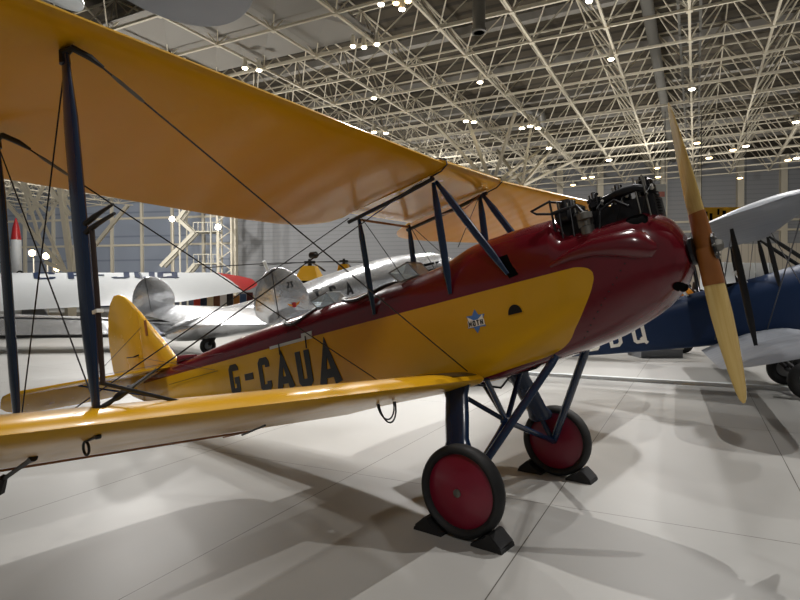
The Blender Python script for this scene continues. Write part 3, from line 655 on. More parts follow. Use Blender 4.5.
# ================================================================ THE NAVY BIPLANE
def navy():
    rt = empty('biplane', (1.38, 6.76, .27), (0, -.21, .26)); rt.rotation_mode = 'XYZ'
    tag(rt, 'navy blue biplane with silver wings and black struts, lettered BDQ, behind the propeller', 'biplane')
    R = [(-5.2, .03, 1.0, 1.15, 1.2, 4, 2.2), (-4, .12, .92, 1.17, 1.28, 6, 2.2), (-2.6, .24, .78, 1.18, 1.36, 8, 2.2), (-1.2, .33, .66, 1.2, 1.50, 8, 2.2), (-.2, .36, .6, 1.24, 1.56, 8, 2.3), (.4, .36, .62, 1.24, 1.62, 6, 2.3), (1.0, .34, .7, 1.16, 1.48, 4, 2.3), (1.3, .26, .8, 1.14, 1.42, 3, 2.2), (1.45, .12, .95, 1.12, 1.3, 2, 2)]
    b = fuselage(R, 'fuselage', M['blue2'], rt, 50)
    for k, ch in enumerate('BDQ'):
        glyph(ch, -2.93+.37*k+.04, .88, .35, lambda x, z, o: (x, -(side_y(R, x, z)+.004+o), z), M['badgew'], b, t=.15, wscale=1.05)
    prop_ = MB().tube([(1.5, 0, .2), (1.5, 0, 2.05)], [.03, .03], 10, .4); prop_.build('propeller', M['wood'], rt)
    sw = .03
    for s in (-1, 1):
        for nm, z0, x0, y0 in (('upper_wing', 2.15, .08, .02), ('lower_wing', .68, .05, .33)):
            st = []; tip = 4.1
            for a in [y0, .6, 1.2, 1.8, 2.4, 3.0, 3.5, 3.7, 3.85, 3.95, 4.02, 4.07, 4.095]:
                le, c = tipped(a, x0-(a-.3)*sw*(a > .3), 1.27, tip); st.append((s*a, le, z0+a*.04-(x0-a*sw-le)*.06, c, .06))
            wing(st, nm, M['fabsilver'], rt)
        for o in (-.1, -.82):
            streamline((o+.04, s*2.7, 2.21), (o, s*2.7, .83), .08, 'interplane_strut', M['black'], rt)
        streamline((.0, s*.35, 2.12), (.0, s*.34, 1.35), .07, 'cabane_strut', M['black'], rt); streamline((-.7, s*.35, 2.08), (-.7, s*.34, 1.33), .07, 'cabane_strut', M['black'], rt)
        streamline((.02, s*.35, 2.12), (.62, s*.33, 1.4), .06, 'cabane_strut', M['black'], rt)
        wire((-.3, s*.36, .75), (-.06, s*2.65, 2.2), .008, 'flying_wire', rt, M['steel']); wire((-1.0, s*.36, .75), (-.78, s*2.65, 2.17), .008, 'flying_wire', rt, M['steel'])
        wire((.0, s*.5, 2.28), (-.1, s*2.65, .88), .006, 'landing_wire', rt, M['steel'])
        wheel(rt, s*.72, .27, .16, s, disc=M['grey'], dr=.5)
        streamline((.35, s*.32, .68), (0, s*.6, .0), .08, 'gear_leg', M['black'], rt); streamline((-.4, s*.32, .64), (0, s*.6, 0), .06, 'gear_leg', M['black'], rt)
    MB().tube([(0, -.66, 0), (0, .66, 0)], .03, 10).build('axle', M['black'], rt)
    for x in (-.35, -1.2):
        f = MB(); f.prism([(x, 1.48), (x-.1, 1.72), (x-.13, 1.72), (x-.03, 1.48)], lambda a, z: (a, -.2, z), lambda a, z: (a, .2, z)); f.build('windscreen', M['white'], b, smooth=False)
        MB().lathe([(.02, 1.46), (.2, 1.465), (.2, 1.54), (.12, 1.545)], (x-.35, 0, 0), 'z', 20).build('cockpit_rim', M['dark'], b)
    wing([(y, -4.2-abs(y)*.15, 1.2, .95-abs(y)*.2, .04) for y in (-1.4, -.7, 0, .7, 1.4)], 'tailplane', M['fabsilver'], rt, .06)
    slab([(-4.3, 1.25), (-4.6, 1.7), (-5, 1.95), (-5.4, 1.9), (-5.55, 1.5), (-5.4, 1.05), (-4.8, 1.1)], .05, 'rudder', M['blue2'], rt)
    MB().tube([(-4.7, 0, .98), (-5.0, 0, .75)], .03, 8).build('tail_skid', M['black'], rt)
    return rt
navy()

# ================================================================ THE SILVER AIRLINER
def axes(heading): return Vector((math.cos(heading), math.sin(heading), 0)), Vector((-math.sin(heading), math.cos(heading), 0))
def airliner():
    tail = at_z(208, 354, 0); h = YAW+math.atan2(.66, .75)
    rt = empty('airliner', (tail.x, tail.y, 0), (0, 0, h)); tag(rt, 'bare aluminium twin-tailed airliner lettered TCA on its fuselage, standing behind the maroon spine', 'airliner')
    bd = empty('airframe', (0, 0, 0), (0, -.17, 0), rt)
    Ra = [(-.95, .05, .62, .70, .80, 2, 2), (-.7, .18, .50, .72, .92, 2.1, 2.1), (0, .34, .38, .74, 1.06, 2.2, 2.2), (1.6, .5, .24, .76, 1.14, 2.3, 2.3), (2.9, .62, .12, .78, 1.26, 2.3, 2.3), (3.7, .68, .06, .80, 1.39, 2.4, 2.4), (5.1, .76, .0, .82, 1.54, 2.4, 2.4), (6.5, .78, -.04, .82, 1.62, 2.4, 2.4), (8.1, .74, -.04, .8, 1.55, 2.3, 2.3), (9.2, .6, .1, .72, 1.25, 2.2, 2.2), (10.2, .36, .25, .62, .92, 2, 2), (10.6, .1, .45, .6, .72, 2, 2)]
    b = fuselage(Ra, 'fuselage', M['silver'], bd, 50)
    x = 3.05
    for ch in 'TCA':
        glyph(ch, x, .80, .34, lambda X, z, o: (X, -(side_y(Ra, X, z)+.006+o), z), M['ink'], b, t=.22, wscale=1.0); x += .52
    for k in range(5):
        xx = 6.1+.6*k; MB().prism([(xx, .95), (xx+.5, .95), (xx+.5, 1.25), (xx, 1.25)], lambda a, z: (a, -(side_y(Ra, a, z)+.002), z), lambda a, z: (a, -(side_y(Ra, a, z)+.012), z)).build('cabin_window', M['dark'], b, smooth=False)
    wing([(y, 1.0-abs(y)*.07, 1.0+abs(y)*.02, 1.5-abs(y)*.14, .1) for y in (-4.1, -3.4, -1.7, 0, 1.7, 3.4, 4.1)], 'tailplane', M['silver'], bd, .10)
    for s in (-1, 1):
        ol = []
        for k in range(26):
            a = 2*pi*k/26; r = .80+.06*math.cos(2*a); ol.append((.15+(.66-.12*math.sin(a))*math.cos(a)*(1 if math.cos(a) > 0 else .9), 1.42+.66*math.sin(a)*(1 if math.sin(a) > 0 else .8)))
        f = slab(ol, .09, 'tail_fin', M['silver'], bd, 'xz', s*3.85)
        MB().box((.02, s*3.85-.05, .92), (.035, s*3.85+.05, 2.06)).build('rudder_gap', M['darkwire'], f)
        MB().tube([(-.02, s*3.85, 2.02), (-.08, s*3.85, 2.24)], .035, 8).build('fin_mast', M['white'], f)
        if s < 0:
            fn = lambda X, z, o: (X, -3.85-.047-o, z)
            word('23', .32, 1.62, .12, fn, M['ink'], f, t=.2)
            mb = MB(); c = (.42, 1.25)
            for t_ in (-1, 1): mb.prism([(c[0], c[1]+.0), (c[0]+t_*.15, c[1]+.05), (c[0]+t_*.11, c[1]-.0), (c[0]+t_*.03, c[1]-.035)], lambda a, z: (a, -3.896, z), lambda a, z: (a, -3.902, z))
            mb.build('winged_emblem', M['orange'], f, smooth=False)
            MB().prism([(.38, 1.20), (.46, 1.20), (.46, 1.30), (.38, 1.30)], lambda a, z: (a, -3.90, z), lambda a, z: (a, -3.906, z)).build('emblem_shield', M['wred'], f, smooth=False)
        wing([(s*.7, 7.6, .35, 2.9, 0), (s*3.5, 7.2, .5, 2.3, 0), (s*6.5, 6.8, .75, 1.5, 0), (s*7.3, 6.4, .8, .6, 0)], 'main_wing', M['silver'], bd, .12)
        MB().tube([(6.0, s*2.3, .5), (7.5, s*2.3, .55), (8.4, s*2.3, .6), (8.9, s*2.3, .6)], [.1, .42, .5, .46], 20).build('engine_nacelle', M['silver'], bd)
        w = wheel(rt, s*2.3, .42, .25, s, disc=M['grey'], x=7.9, z=.42, dr=.5)
        MB().tube([(7.9, s*2.3, .42), (7.9, s*2.3, 1.4)], .07, 8).build('main_leg', M['grey'], rt)
    w = wheel(rt, 0, .21, .12, -1, disc=M['grey'], x=0, z=.21, dr=.5)
    MB().tube([(0.0, .0, .21), (.05, -.10, .30), (.25, -.1, .6)], .05, 8).build('tail_leg', M['black'], rt)
    return rt
airliner()

# ================================================================ LARGE WHITE TRANSPORT with a red wing tip
def transport():
    """wing seen from behind and above its trailing edge"""
    TE0 = at_d(-60, 314, 20); TE1 = at_d(180, 302, 23); LE1 = at_d(180, 272.5, 28); LE0 = at_d(-60, 273, 26.5); TEs = at_d(243, 291.5, 24.5); LEs = at_d(217, 272.5, 28.3); TIP = at_d(257, 284, 26.3)
    base = at_z(-60, 338, 0)
    rt = empty('transport_aircraft', (base.x, base.y, 0)); tag(rt, 'large white aircraft with a red wing tip and dark lettering, behind the yellow rudder', 'airplane')
    inv = Vector((base.x, base.y, 0)); L = lambda p: p-inv
    def section(te, le, th):
        te, le = L(te), L(le); pts = []
        for k in range(13): 
            u = k/12; p = te.lerp(le, u); h = th*math.sin(pi*min(1, u**.75)); pts.append(p+Vector((0, 0, h*.35)))
        low = [te.lerp(le, u)-Vector((0, 0, th*.55*math.sin(pi*u)+.02)) for u in [k/12 for k in range(11, 0, -1)]]
        return pts+low
    m0 = lambda t: (TE0.lerp(TE1, t), LE0.lerp(LE1, t))
    mb = MB(); mb.loft([section(*m0(t), .35) for t in (0, .33, .66, 1)]+[section(TEs, LEs, .26)]); w = mb.build('main_wing', M['white'], rt)
    mb = MB(); mb.loft([section(TEs, LEs, .262), section(at_d(250, 289.5, 25.3), at_d(240, 276, 27.6), .2), section(at_d(255, 287, 25.8), at_d(252, 279, 27), .12), section(at_d(257, 285, 26.2), at_d(257, 283, 26.5), .04)])
    mb.build('wing_tip', M['wred'], rt)
    # dark letters near the leading edge
    def fn(x, y, o):
        t = (x+60)/240; te, le = m0(t); v = .70+.29*y; p = te.lerp(le, v); n = (LE0-TE0).cross(TE1-TE0); n = n if n.z > 0 else -n; n.normalize()
        return L(p)+n*(.02+o)+Vector((0, 0, .35*.35*math.sin(pi*(v**.75))))
    for ch, x0 in (('C', 30), ('F', 64), ('-', 88), ('J', 108), ('U', 132), ('Q', 156)):
        glyph(ch, x0, .05, 1, lambda X, Y, o, x0=x0: fn(x0+(X-x0)*38, Y, o), M['badge'] if 0 else M['blue2'], w, t=.16, th=.01)
    g = MB().tube([tuple(L(TE0.lerp(LE0, .3))+Vector((0, 0, .09))), tuple(L(TE1.lerp(LE1, .3))+Vector((0, 0, .09)))], .02, 6); g.build('control_gap', M['grey'], w)
    body_ = MB(); e1 = (LE0-TE0); e1.z = 0; e1.normalize(); c = L(TE0.lerp(LE0, .5)); c = c-(TE1-TE0).normalized()*1.6
    body_.tube([c-e1*8+Vector((0, 0, -.2)), c-e1*5, c+Vector((0, 0, .3)), c+e1*5+Vector((0, 0, .7)), c+e1*7+Vector((0, 0, .7))], [.2, .8, 1.3, 1.2, .3], 24); body_.build('fuselage', M['white'], rt)
    for t in (.1, ):
        p = L(TE0.lerp(LE0, .6)); q = Vector((p.x, p.y, .45)); MB().tube([p, q], .09, 8).build('gear_leg', M['grey'], rt)
        ww = MB().tube([q+Vector((0, -.15, 0)), q+Vector((0, .15, 0))], .45, 24); ww.build('tyre', M['rubber'], rt)
transport()
# low silver wing lying across the left
def low_wing():
    a0, a1 = at_d(-60, 312, 17.5), at_d(186, 321, 17.5); b0, b1 = at_d(-60, 339, 15.2), at_d(175, 336, 15.6)
    base = Vector((a0.x, a0.y, 0)); rt = empty('detached_wing', tuple(base)); tag(rt, 'long low silver wing panel lying across the left behind the biplane tail', 'wing')
    L = lambda p: p-base
    mb = MB(); rings = []
    for t in (0, .33, .66, .93, 1):
        A, B = L(a0.lerp(a1, t)), L(b0.lerp(b1, t)); k = 1 if t < .9 else .6
        if t == 1: B = A.lerp(B, .5)
        up = [A.lerp(B, u)+Vector((0, 0, .16*k*math.sin(pi*u**.8))) for u in [q/10 for q in range(11)]]
        lo = [A.lerp(B, u)-Vector((0, 0, .08*k*math.sin(pi*u)+.01)) for u in [q/10 for q in range(9, 0, -1)]]
        rings.append(up+lo)
    mb.loft(rings); w = mb.build('wing_panel', M['silver'], rt)
    for u, r in ((.42, .03), (.97, .045)):
        MB().tube([L(a0.lerp(b0, u))+Vector((0, 0, .16*math.sin(pi*u**.8))), L(a1.lerp(b1, u))*1+Vector((0, 0, .16*math.sin(pi*u**.8)))], r, 6).build('panel_gap', M['darkwire'], w)
    for t in (.15, .8):
        p = L(a0.lerp(a1, t).lerp(b0.lerp(b1, t), .5)); MB().box((p.x-.15, p.y-.15, -base.z), (p.x+.15, p.y+.15, p.z-.02)).build('stand', M['grey'], rt, smooth=False)
low_wing()

# ================================================================ YELLOW TANDEM-ROTOR HELICOPTER
def helicopter():
    p1 = at_d(310, 283, 28); p2 = at_d(344, 279, 36); d = (p2-p1); d.z = 0; L_ = d.length; h = math.atan2(d.y, d.x)
    rt = empty('helicopter', (p1.x, p1.y, 0), (0, 0, h)); tag(rt, 'yellow tandem-rotor helicopter with drooping dark blades, beyond the silver airliner', 'helicopter')
    R = [(-3, .2, .9, 1.3, 1.7, 2, 2), (-2.4, .8, .5, 1.3, 2.0, 2.5, 2.5), (0, .9, .4, 1.3, 2.0, 3, 3), (L_*.6, .85, .5, 1.3, 1.95, 3, 3), (L_+1.5, .5, .8, 1.3, 1.85, 2.5, 2.5), (L_+2.2, .1, 1.1, 1.3, 1.6, 2, 2)]
    fuselage(R, 'fuselage', M['heli'], rt, 30)
    for x, z0, z1, sc in ((0, 1.9, 2.84, 1), (L_, 1.8, 3.32, .9)):
        py = MB().loft([[(x+a*sc, b*sc, z0) for a, b in ((-.9, -.62), (.9, -.62), (.9, .62), (-.9, .62))], [(x+a*sc, b*sc, z0+.45) for a, b in ((-.6, -.5), (.6, -.5), (.6, .5), (-.6, .5))], [(x+a*sc, b*sc, z1) for a, b in ((-.34, -.30), (.34, -.30), (.34, .30), (-.34, .30))]]).build('rotor_pylon', M['heli'], rt, smooth=False)
        if x == 0: MB().box((-.93, -.66, 1.96), (.9, .66, 2.12)).build('pylon_grille', M['dark'], rt, smooth=False)
        hub = MB().lathe([(.10, z1), (.10, z1+.12), (.28, z1+.14), (.28, z1+.24), (.08, z1+.26), (.08, z1+.34)], (x, 0, 0), 'z', 16).build('rotor_head', M['black'], rt)
        for k in range(3):
            a = (YAW+pi-h-.12, YAW-h-.25, YAW+pi/2-h)[k]
            pts = [(x+r*math.cos(a), r*math.sin(a), z1+.19-.0075*r*r) for r in (.2, 1.5, 3, 4.2, 5.4)]
            MB().tube(pts, [.05, .07, .09, .09, .09], 8, .25, side=(-math.sin(a), math.cos(a), 0)).build('rotor_blade', M['darkwire'], hub)
    for s in (-1, 1):
        MB().tube([(-1.2, s*.85, .8), (-1.2, s*1.1, .3)], .05, 8).build('gear_leg', M['grey'], rt)
        wheel(rt, s*1.12, .3, .16, s, disc=M['grey'], x=-1.2, z=.3, dr=.5)
helicopter()
# ================================================================ more aircraft glimpsed at the right
def orange_plane():
    p = at_d(672, 291, 15); rt = empty('orange_aircraft', (p.x, p.y, 0), (0, 0, YAW)); tag(rt, 'orange aircraft nose glimpsed under the maroon cowling, above the navy fuselage', 'airplane')
    b = MB().tube([(-3.2, 0, 1.0), (-1.5, 0, 1.25), (-.4, 0, 1.32), (.30, 0, 1.32), (.5, 0, 1.32)], [.1, .35, .42, .40, .22], 20).build('fuselage', M['orange'], rt)
    e = MB().lathe([(.1, .46), (.30, .48), (.34, .6), (.1, .66)], (0, 0, 1.32), 'x', 20).build('engine', M['iron'], rt)
    for k in range(7):
        a = 2*pi*k/7; MB().tube([(.56, .2*math.cos(a), 1.32+.2*math.sin(a)), (.56, .46*math.cos(a), 1.32+.46*math.sin(a))], .07, 10).build('engine_cylinder', M['iron'], e)
    for s in (-1, 1):
        MB().tube([(0, s*.25, 1.05), (0, s*.6, .25)], .04, 8).build('gear_leg', M['black'], rt); wheel(rt, s*.62, .25, .12, s, disc=M['grey'], x=0, z=.25, dr=.5)
    MB().tube([(-3.0, 0, .95), (-3.3, 0, .0)], .03, 8).build('tail_skid', M['black'], rt)
orange_plane()
def white_plane():
    a, b, c, d = at_d(700, 262, 17), at_d(776, 263, 19), at_d(778, 296, 16), at_d(700, 296, 15)
    base = Vector((a.x, a.y, 0)); rt = empty('white_aircraft', tuple(base)); tag(rt, 'white fabric-covered aircraft wing behind the navy biplane cockpits', 'airplane')
    L = lambda p: p-base
    mb = MB(); rings = []
    for t in (0, .5, 1):
        A, B = L(a.lerp(b, t)), L(d.lerp(c, t))
        rings.append([A.lerp(B, u)+Vector((0, 0, .10*math.sin(pi*u))) for u in [q/8 for q in range(9)]]+[A.lerp(B, u)-Vector((0, 0, .08*math.sin(pi*u)+.01)) for u in [q/8 for q in range(7, 0, -1)]])
    w = mb.loft(rings).build('wing_panel', M['white'], rt)
    for t in (.1, .3, .5, .7, .9):
        MB().tube([L(a.lerp(b, t))+Vector((0, 0, .02)), L(a.lerp(b, t).lerp(d.lerp(c, t), .5))+Vector((0, 0, .115)), L(d.lerp(c, t))+Vector((0, 0, .02))], .012, 6).build('rib_tape', M['grey'], w)
    for t in (.2, .8):
        p = L(a.lerp(b, t).lerp(d.lerp(c, t), .5)); MB().tube([(p.x, p.y, 0), (p.x, p.y, p.z-.04)], .06, 8).build('stand', M['grey'], rt)
white_plane()
# dark overhead aircraft wing, top left
def overhead():
    c = at_d(150, -62, 8.6); rt = empty('hanging_wing', tuple(c), (0, 0, YAW)); tag(rt, 'grey rounded wing of an aircraft hung overhead at the top left', 'wing')
    ol = [(1.42*math.cos(a), 1.5*math.sin(a)) for a in [2*pi*k/48 for k in range(48)]]
    ol = [(x, y if y < 0 else y*1.8) for x, y in ol]
    slab(ol, .22, 'wing_panel', M['grey'], rt, 'xy')
    for s in (-1, 1): MB().tube([(s*.5, .6, .1), (s*.5, .6, 12.1-c.z)], .01, 6).build('hanging_cable', M['steel'], rt)
overhead()
def overhead2():
    c = at_d(52, -10, 14); rt = empty('hanging_wing', tuple(c), (.0, .25, YAW)); tag(rt, 'small pale wing tip hung overhead at the far top left', 'wing')
    slab([(.62*math.cos(a), .9*math.sin(a)) for a in [2*pi*k/32 for k in range(32)]], .16, 'wing_panel', M['white'], rt, 'xy')
    MB().tube([(0, .3, .06), (0, .3, 12.1-c.z)], .01, 6).build('hanging_cable', M['steel'], rt)
overhead2()

# ================================================================ FLOOR THINGS
E1 = YAW-math.radians(27.0); e1, e2 = axes(E1)
p = at_z(690, 392, 0); q = at_z(560, 374.5, 0)
kb = empty('floor_barrier', tuple(at_z(600, 379, 0)), (0, 0, E1)); tag(kb, 'long low white barrier strip along the floor behind the biplane wheels', 'barrier')
MB().box((-4.5, -.06, 0), (7.5, .06, .055)).build('rail', M['white'], kb, smooth=False)
for k in range(5): MB().box((-4.3+2.8*k, -.09, 0), (-4.1+2.8*k, .09, .02)).build('foot', M['cream'], kb, smooth=False)
pl = empty('plinth', tuple(at_z(662, 358, 0)), (0, 0, YAW)); tag(pl, 'low grey display plinth under the navy fuselage', 'plinth')
MB().box((-.48, 0, 0), (.48, .8, .20)).build('plinth_body', M['grey'], pl, smooth=False); MB().box((-.5, -.02, .20), (.5, .82, .23)).build('plinth_top', M['cream'], pl, smooth=False)
cols = [(200, 60, 40), (30, 40, 60), (220, 200, 160), (120, 70, 40), (230, 230, 230), (40, 40, 44), (180, 120, 50), (60, 90, 130), (90, 30, 30), (210, 180, 120)]
names = ['red', 'navy', 'cream', 'brown', 'white', 'black', 'ochre', 'blue', 'maroon', 'tan']
for k, c in enumerate(cols):
    if k*6.4+196 > 262: break
    px = 197+6.6*k; b = at_d(px, 297.5-.0*k, 29); o = empty('display_panel', (b.x, b.y, 0), (0, 0, YAW)); tag(o, names[k]+' upright display panel in the row under the white wing', 'panel', 'display panels beyond the airliner')
    MB().box((-.15, -.04, 0), (.15, .04, b.z+.10+.08*(k % 3))).build('panel_board', mat('panel_'+names[k], lin(*c), .6), o, smooth=False)
    MB().box((-.12, -.05, .0), (.12, .05, .04)).build('panel_foot', M['black'], o, smooth=False)

# ================================================================ THE HALL
HZ = 12.2; SP = 3.0
def floor_mat():
    m = mat('polished_concrete', lin(196, 193, 186), .3, spec=.22); nt = m.node_tree; b = nt.nodes['Principled BSDF']; L = nt.links.new
    tc = nt.nodes.new('ShaderNodeTexCoord'); sx = nt.nodes.new('ShaderNodeSeparateXYZ'); L(tc.outputs['Object'], sx.inputs[0])
    def line(out, sp, off, w):
        a = nt.nodes.new('ShaderNodeMath'); a.operation = 'MULTIPLY_ADD'; a.inputs[1].default_value = 1/sp; a.inputs[2].default_value = off+.5; L(out, a.inputs[0])
        f = nt.nodes.new('ShaderNodeMath'); f.operation = 'FRACT'; L(a.outputs[0], f.inputs[0])
        s = nt.nodes.new('ShaderNodeMath'); s.operation = 'SUBTRACT'; L(f.outputs[0], s.inputs[0]); s.inputs[1].default_value = .5
        ab = nt.nodes.new('ShaderNodeMath'); ab.operation = 'ABSOLUTE'; L(s.outputs[0], ab.inputs[0])
        g = nt.nodes.new('ShaderNodeMath'); g.operation = 'LESS_THAN'; g.inputs[1].default_value = w/sp; L(ab.outputs[0], g.inputs[0]); return g
    g1, g2 = line(sx.outputs[0], 1.66, 0, .0035), line(sx.outputs[1], 3.3, 0, .003)
    mxm = nt.nodes.new('ShaderNodeMath'); mxm.operation = 'MAXIMUM'; L(g1.outputs[0], mxm.inputs[0]); L(g2.outputs[0], mxm.inputs[1])
    n = nt.nodes.new('ShaderNodeTexNoise'); n.inputs['Scale'].default_value = .9; n.inputs['Detail'].default_value = 8; n.inputs['Roughness'].default_value = .6; L(tc.outputs['Object'], n.inputs['Vector'])
    c = nt.nodes.new('ShaderNodeMix'); c.data_type = 'RGBA'; c.inputs[6].default_value = lin(154, 153, 149); c.inputs[7].default_value = lin(175, 174, 171); L(n.outputs['Fac'], c.inputs[0])
    d = nt.nodes.new('ShaderNodeMix'); d.data_type = 'RGBA'; L(mxm.outputs[0], d.inputs[0]); L(c.outputs[2], d.inputs[6]); d.inputs[7].default_value = lin(80, 76, 70); L(d.outputs[2], b.inputs['Base Color'])
    r = nt.nodes.new('ShaderNodeMapRange'); r.inputs[3].default_value = .36; r.inputs[4].default_value = .55; L(n.outputs['Fac'], r.inputs[0]); L(r.outputs[0], b.inputs['Roughness'])
    return m
o0 = at_z(485, 600, 0); t_ = at_z(572, 508, 0)-o0; off = t_.dot(e2)
org = o0+e2*off
fl = MB().box((-70, -30, -.2), (70, 90, 0)).build('floor', floor_mat(), smooth=False); fl.location = (org.x, org.y, 0); fl.rotation_euler = (0, 0, E1); tag(fl, kind='structure')

N0 = at_z(690, 40, HZ)
def grid(i, j, dz=0): return N0+e1*(i*SP)+e2*(j*SP)+Vector((0, 0, dz))
def beam(mb, a, b, w):
    d = (b-a); L_ = d.length; d.normalize(); s = d.cross(Vector((0, 0, 1))); s = s.normalized() if s.length > .01 else Vector((1, 0, 0)); u = s.cross(d)
    vs = [a+s*x*w/2+u*y*w/2 for x, y in ((-1, -1), (1, -1), (1, 1), (-1, 1))]; vs += [v+(b-a) for v in vs]
    mb.add(vs, [(0, 1, 5, 4), (1, 2, 6, 5), (2, 3, 7, 6), (3, 0, 4, 7)])
I0, I1, J0, J1 = -29, 9, -6, 11
lo = MB(); up = MB(); dg = MB()
for i in range(I0, I1+1):
    for s in (0,): beam(lo, grid(i, J0)+e1*s, grid(i, J1)+e1*s, .10)
    beam(up, grid(i+.5, J0, 2.3), grid(i+.5, J1, 2.3), .06)
for j in range(J0, J1+1):
    beam(lo, grid(I0, j), grid(I1, j), .10); beam(up, grid(I0, j+.5, 2.3), grid(I1, j+.5, 2.3), .07)
for i in range(I0, I1+1):
    for j in range(J0, J1+1):
        for a, b in ((-.5, -.5), (.5, -.5), (-.5, .5), (.5, .5)): beam(dg, grid(i, j), grid(i+a, j+b, 2.3), .05)
        lo.box(tuple(grid(i, j)-Vector((.11, .11, .09))), tuple(grid(i, j)+Vector((.11, .11, .09))))
tag(lo.build('trim_1', M['truss'], smooth=False), kind='structure'); tag(up.build('trim_2', M['truss'], smooth=False), kind='structure'); tag(dg.build('trim_3', M['truss'], smooth=False), kind='structure')
def ceil_mat():
    return banded('roof_corrugation', lin(76, 68, 54), lin(52, 46, 37), .9, 1, .8, .72)
ce = MB().box((I0*SP-8, J0*SP-14, 2.75), (I1*SP+8, J1*SP+8, 3.05)).build('ceiling', ceil_mat(), smooth=False); ce.location = tuple(N0); ce.rotation_euler = (0, 0, E1); tag(ce, kind='structure')
gd = MB()
for j in range(J0, J1+1, 2):
    a, b = grid(I0, j+.1, 2.6), grid(I1, j+.1, 2.6); beam(gd, a, b, .42)
tag(gd.build('trim_4', M['panel'], smooth=False), kind='structure')
dc = MB()
dc.tube([grid(-.55, -3, 1.7), grid(-.55, 11, 1.7)], .26, 12); dc.tube([grid(-4.4, 3.5, 1.4), grid(-3.2, 3.5, 1.4), grid(-3.0, 3.7, 1.2), grid(-3.0, 3.9, .6)], .3, 12)
for k in range(44): beam(dc, grid(-.13, -6+.38*k, .35), grid(.13, -6+.38*k, .35), .10)
for q_ in (-.13, .13): beam(dc, grid(q_, J0, .38), grid(q_, J1, .38), .10)
tag(dc.build('trim_5', M['duct'], ang=60), kind='structure')
pn = MB()
for (i, j) in ((-6, -3), (-5, -3), (-6, -4), (-5, -4), (-7, -3), (-4, -4), (-7, -4), (-8, -4)):
    a = grid(i+.5, j+.5, .75); vs = [grid(i, j, .35), grid(i+1, j, .35), grid(i+1, j+1, .35), grid(i, j+1, .35), a]
    pn.add(vs+[v+Vector((0, 0, .05)) for v in vs], [(0, 1, 4), (1, 2, 4), (2, 3, 4), (3, 0, 4), (6, 5, 9), (7, 6, 9), (8, 7, 9), (5, 8, 9)])
tag(pn.build('trim_6', M['panel'], smooth=False), kind='structure')
# branching roof supports
def branch(px, py, dep, ends, wid=.16):
    foot = at_d(px, py, dep); mb = MB()
    for (ex, ey) in ends: beam(mb, foot, at_z(ex, ey, HZ), wid)
    beam(mb, foot, Vector((foot.x, foot.y, 0)), .35)
    return mb
sm = MB()
for args in ((492, 186, 34, ((515, 113), (468, 122), (540, 150), (436, 125), (556, 160))), (522, 186, 38, ((551, 150), (531, 128), (497, 150), (575, 160)))):
    b = branch(*args); sm.add(b.v, b.f)
tag(sm.build('trim_7', M['truss'], smooth=False), kind='structure')
sm = MB()
def span(p0, d0, p1, d1, w): beam(sm, at_d(*p0, d0), at_d(*p1, d1), w)
for (a, b, w) in (((0, 195), (66, 272), .2), ((60, 185), (72, 272), .3), ((30, 160), (70, 215), .22), ((45, 262), (75, 275), .2), ((10, 150), (66, 272), .14), ((80, 150), (74, 272), .16), ((20, 215), (100, 180), .12), ((35, 240), (58, 200), .12), ((85, 230), (55, 180), .12), ((0, 205), (30, 160), .12), ((128, 205), (70, 276), .2), ((22, 180), (40, 240), .16), ((55, 160), (30, 215), .16), ((95, 160), (62, 200), .16), ((0, 168), (50, 215), .16)):
    span(a, 36, b, 36, w)
q = at_d(70, 274, 36); beam(sm, q, Vector((q.x, q.y, 0)), .5)
tag(sm.build('trim_8', M['truss'], smooth=False), kind='structure')

# back wall: glazed hangar door on the left, corrugated sheet to the right
W0 = at_d(-260, 300, 78); W1 = at_d(236, 300, 68); W2 = at_d(1100, 300, 54)
def wallseg(a, b, name, m, th=.3, z1=15.2):
    a = Vector((a.x, a.y, 0)); d = Vector((b.x, b.y, 0))-a; L_ = d.length
    o = MB().box((0, 0, 0), (L_, th, z1)).build(name, m, smooth=False); o.location = a; o.rotation_euler = (0, 0, math.atan2(d.y, d.x)); tag(o, kind='structure'); return o, L_
w1, l1 = wallseg(W0, W1, 'wall_left', M['glaze']); w2, l2 = wallseg(W1, W2, 'wall_back', M['wallgrey'])
mu = MB()
n = 18
for k in range(n+1): mu.box((k*l1/n-.15, -.3, 0), (k*l1/n+.15, 0, 15))
for z in (3.6, 7.4, 10.6): mu.box((0, -.25, z-.12), (l1, 0, z+.12))
o = mu.build('trim_9', M['truss'], smooth=False); o.location = w1.location; o.rotation_euler = w1.rotation_euler; tag(o, kind='structure')
# lower dark glazing with things outside
lw = MB().box((0, -.1, 0), (l1, 0, 3.4)).build('window_1', mat('dark_glazing', lin(74, 78, 88), .2, noise=.5, nscale=.6), smooth=False); lw.location = w1.location; lw.rotation_euler = w1.rotation_euler; tag(lw, kind='structure')
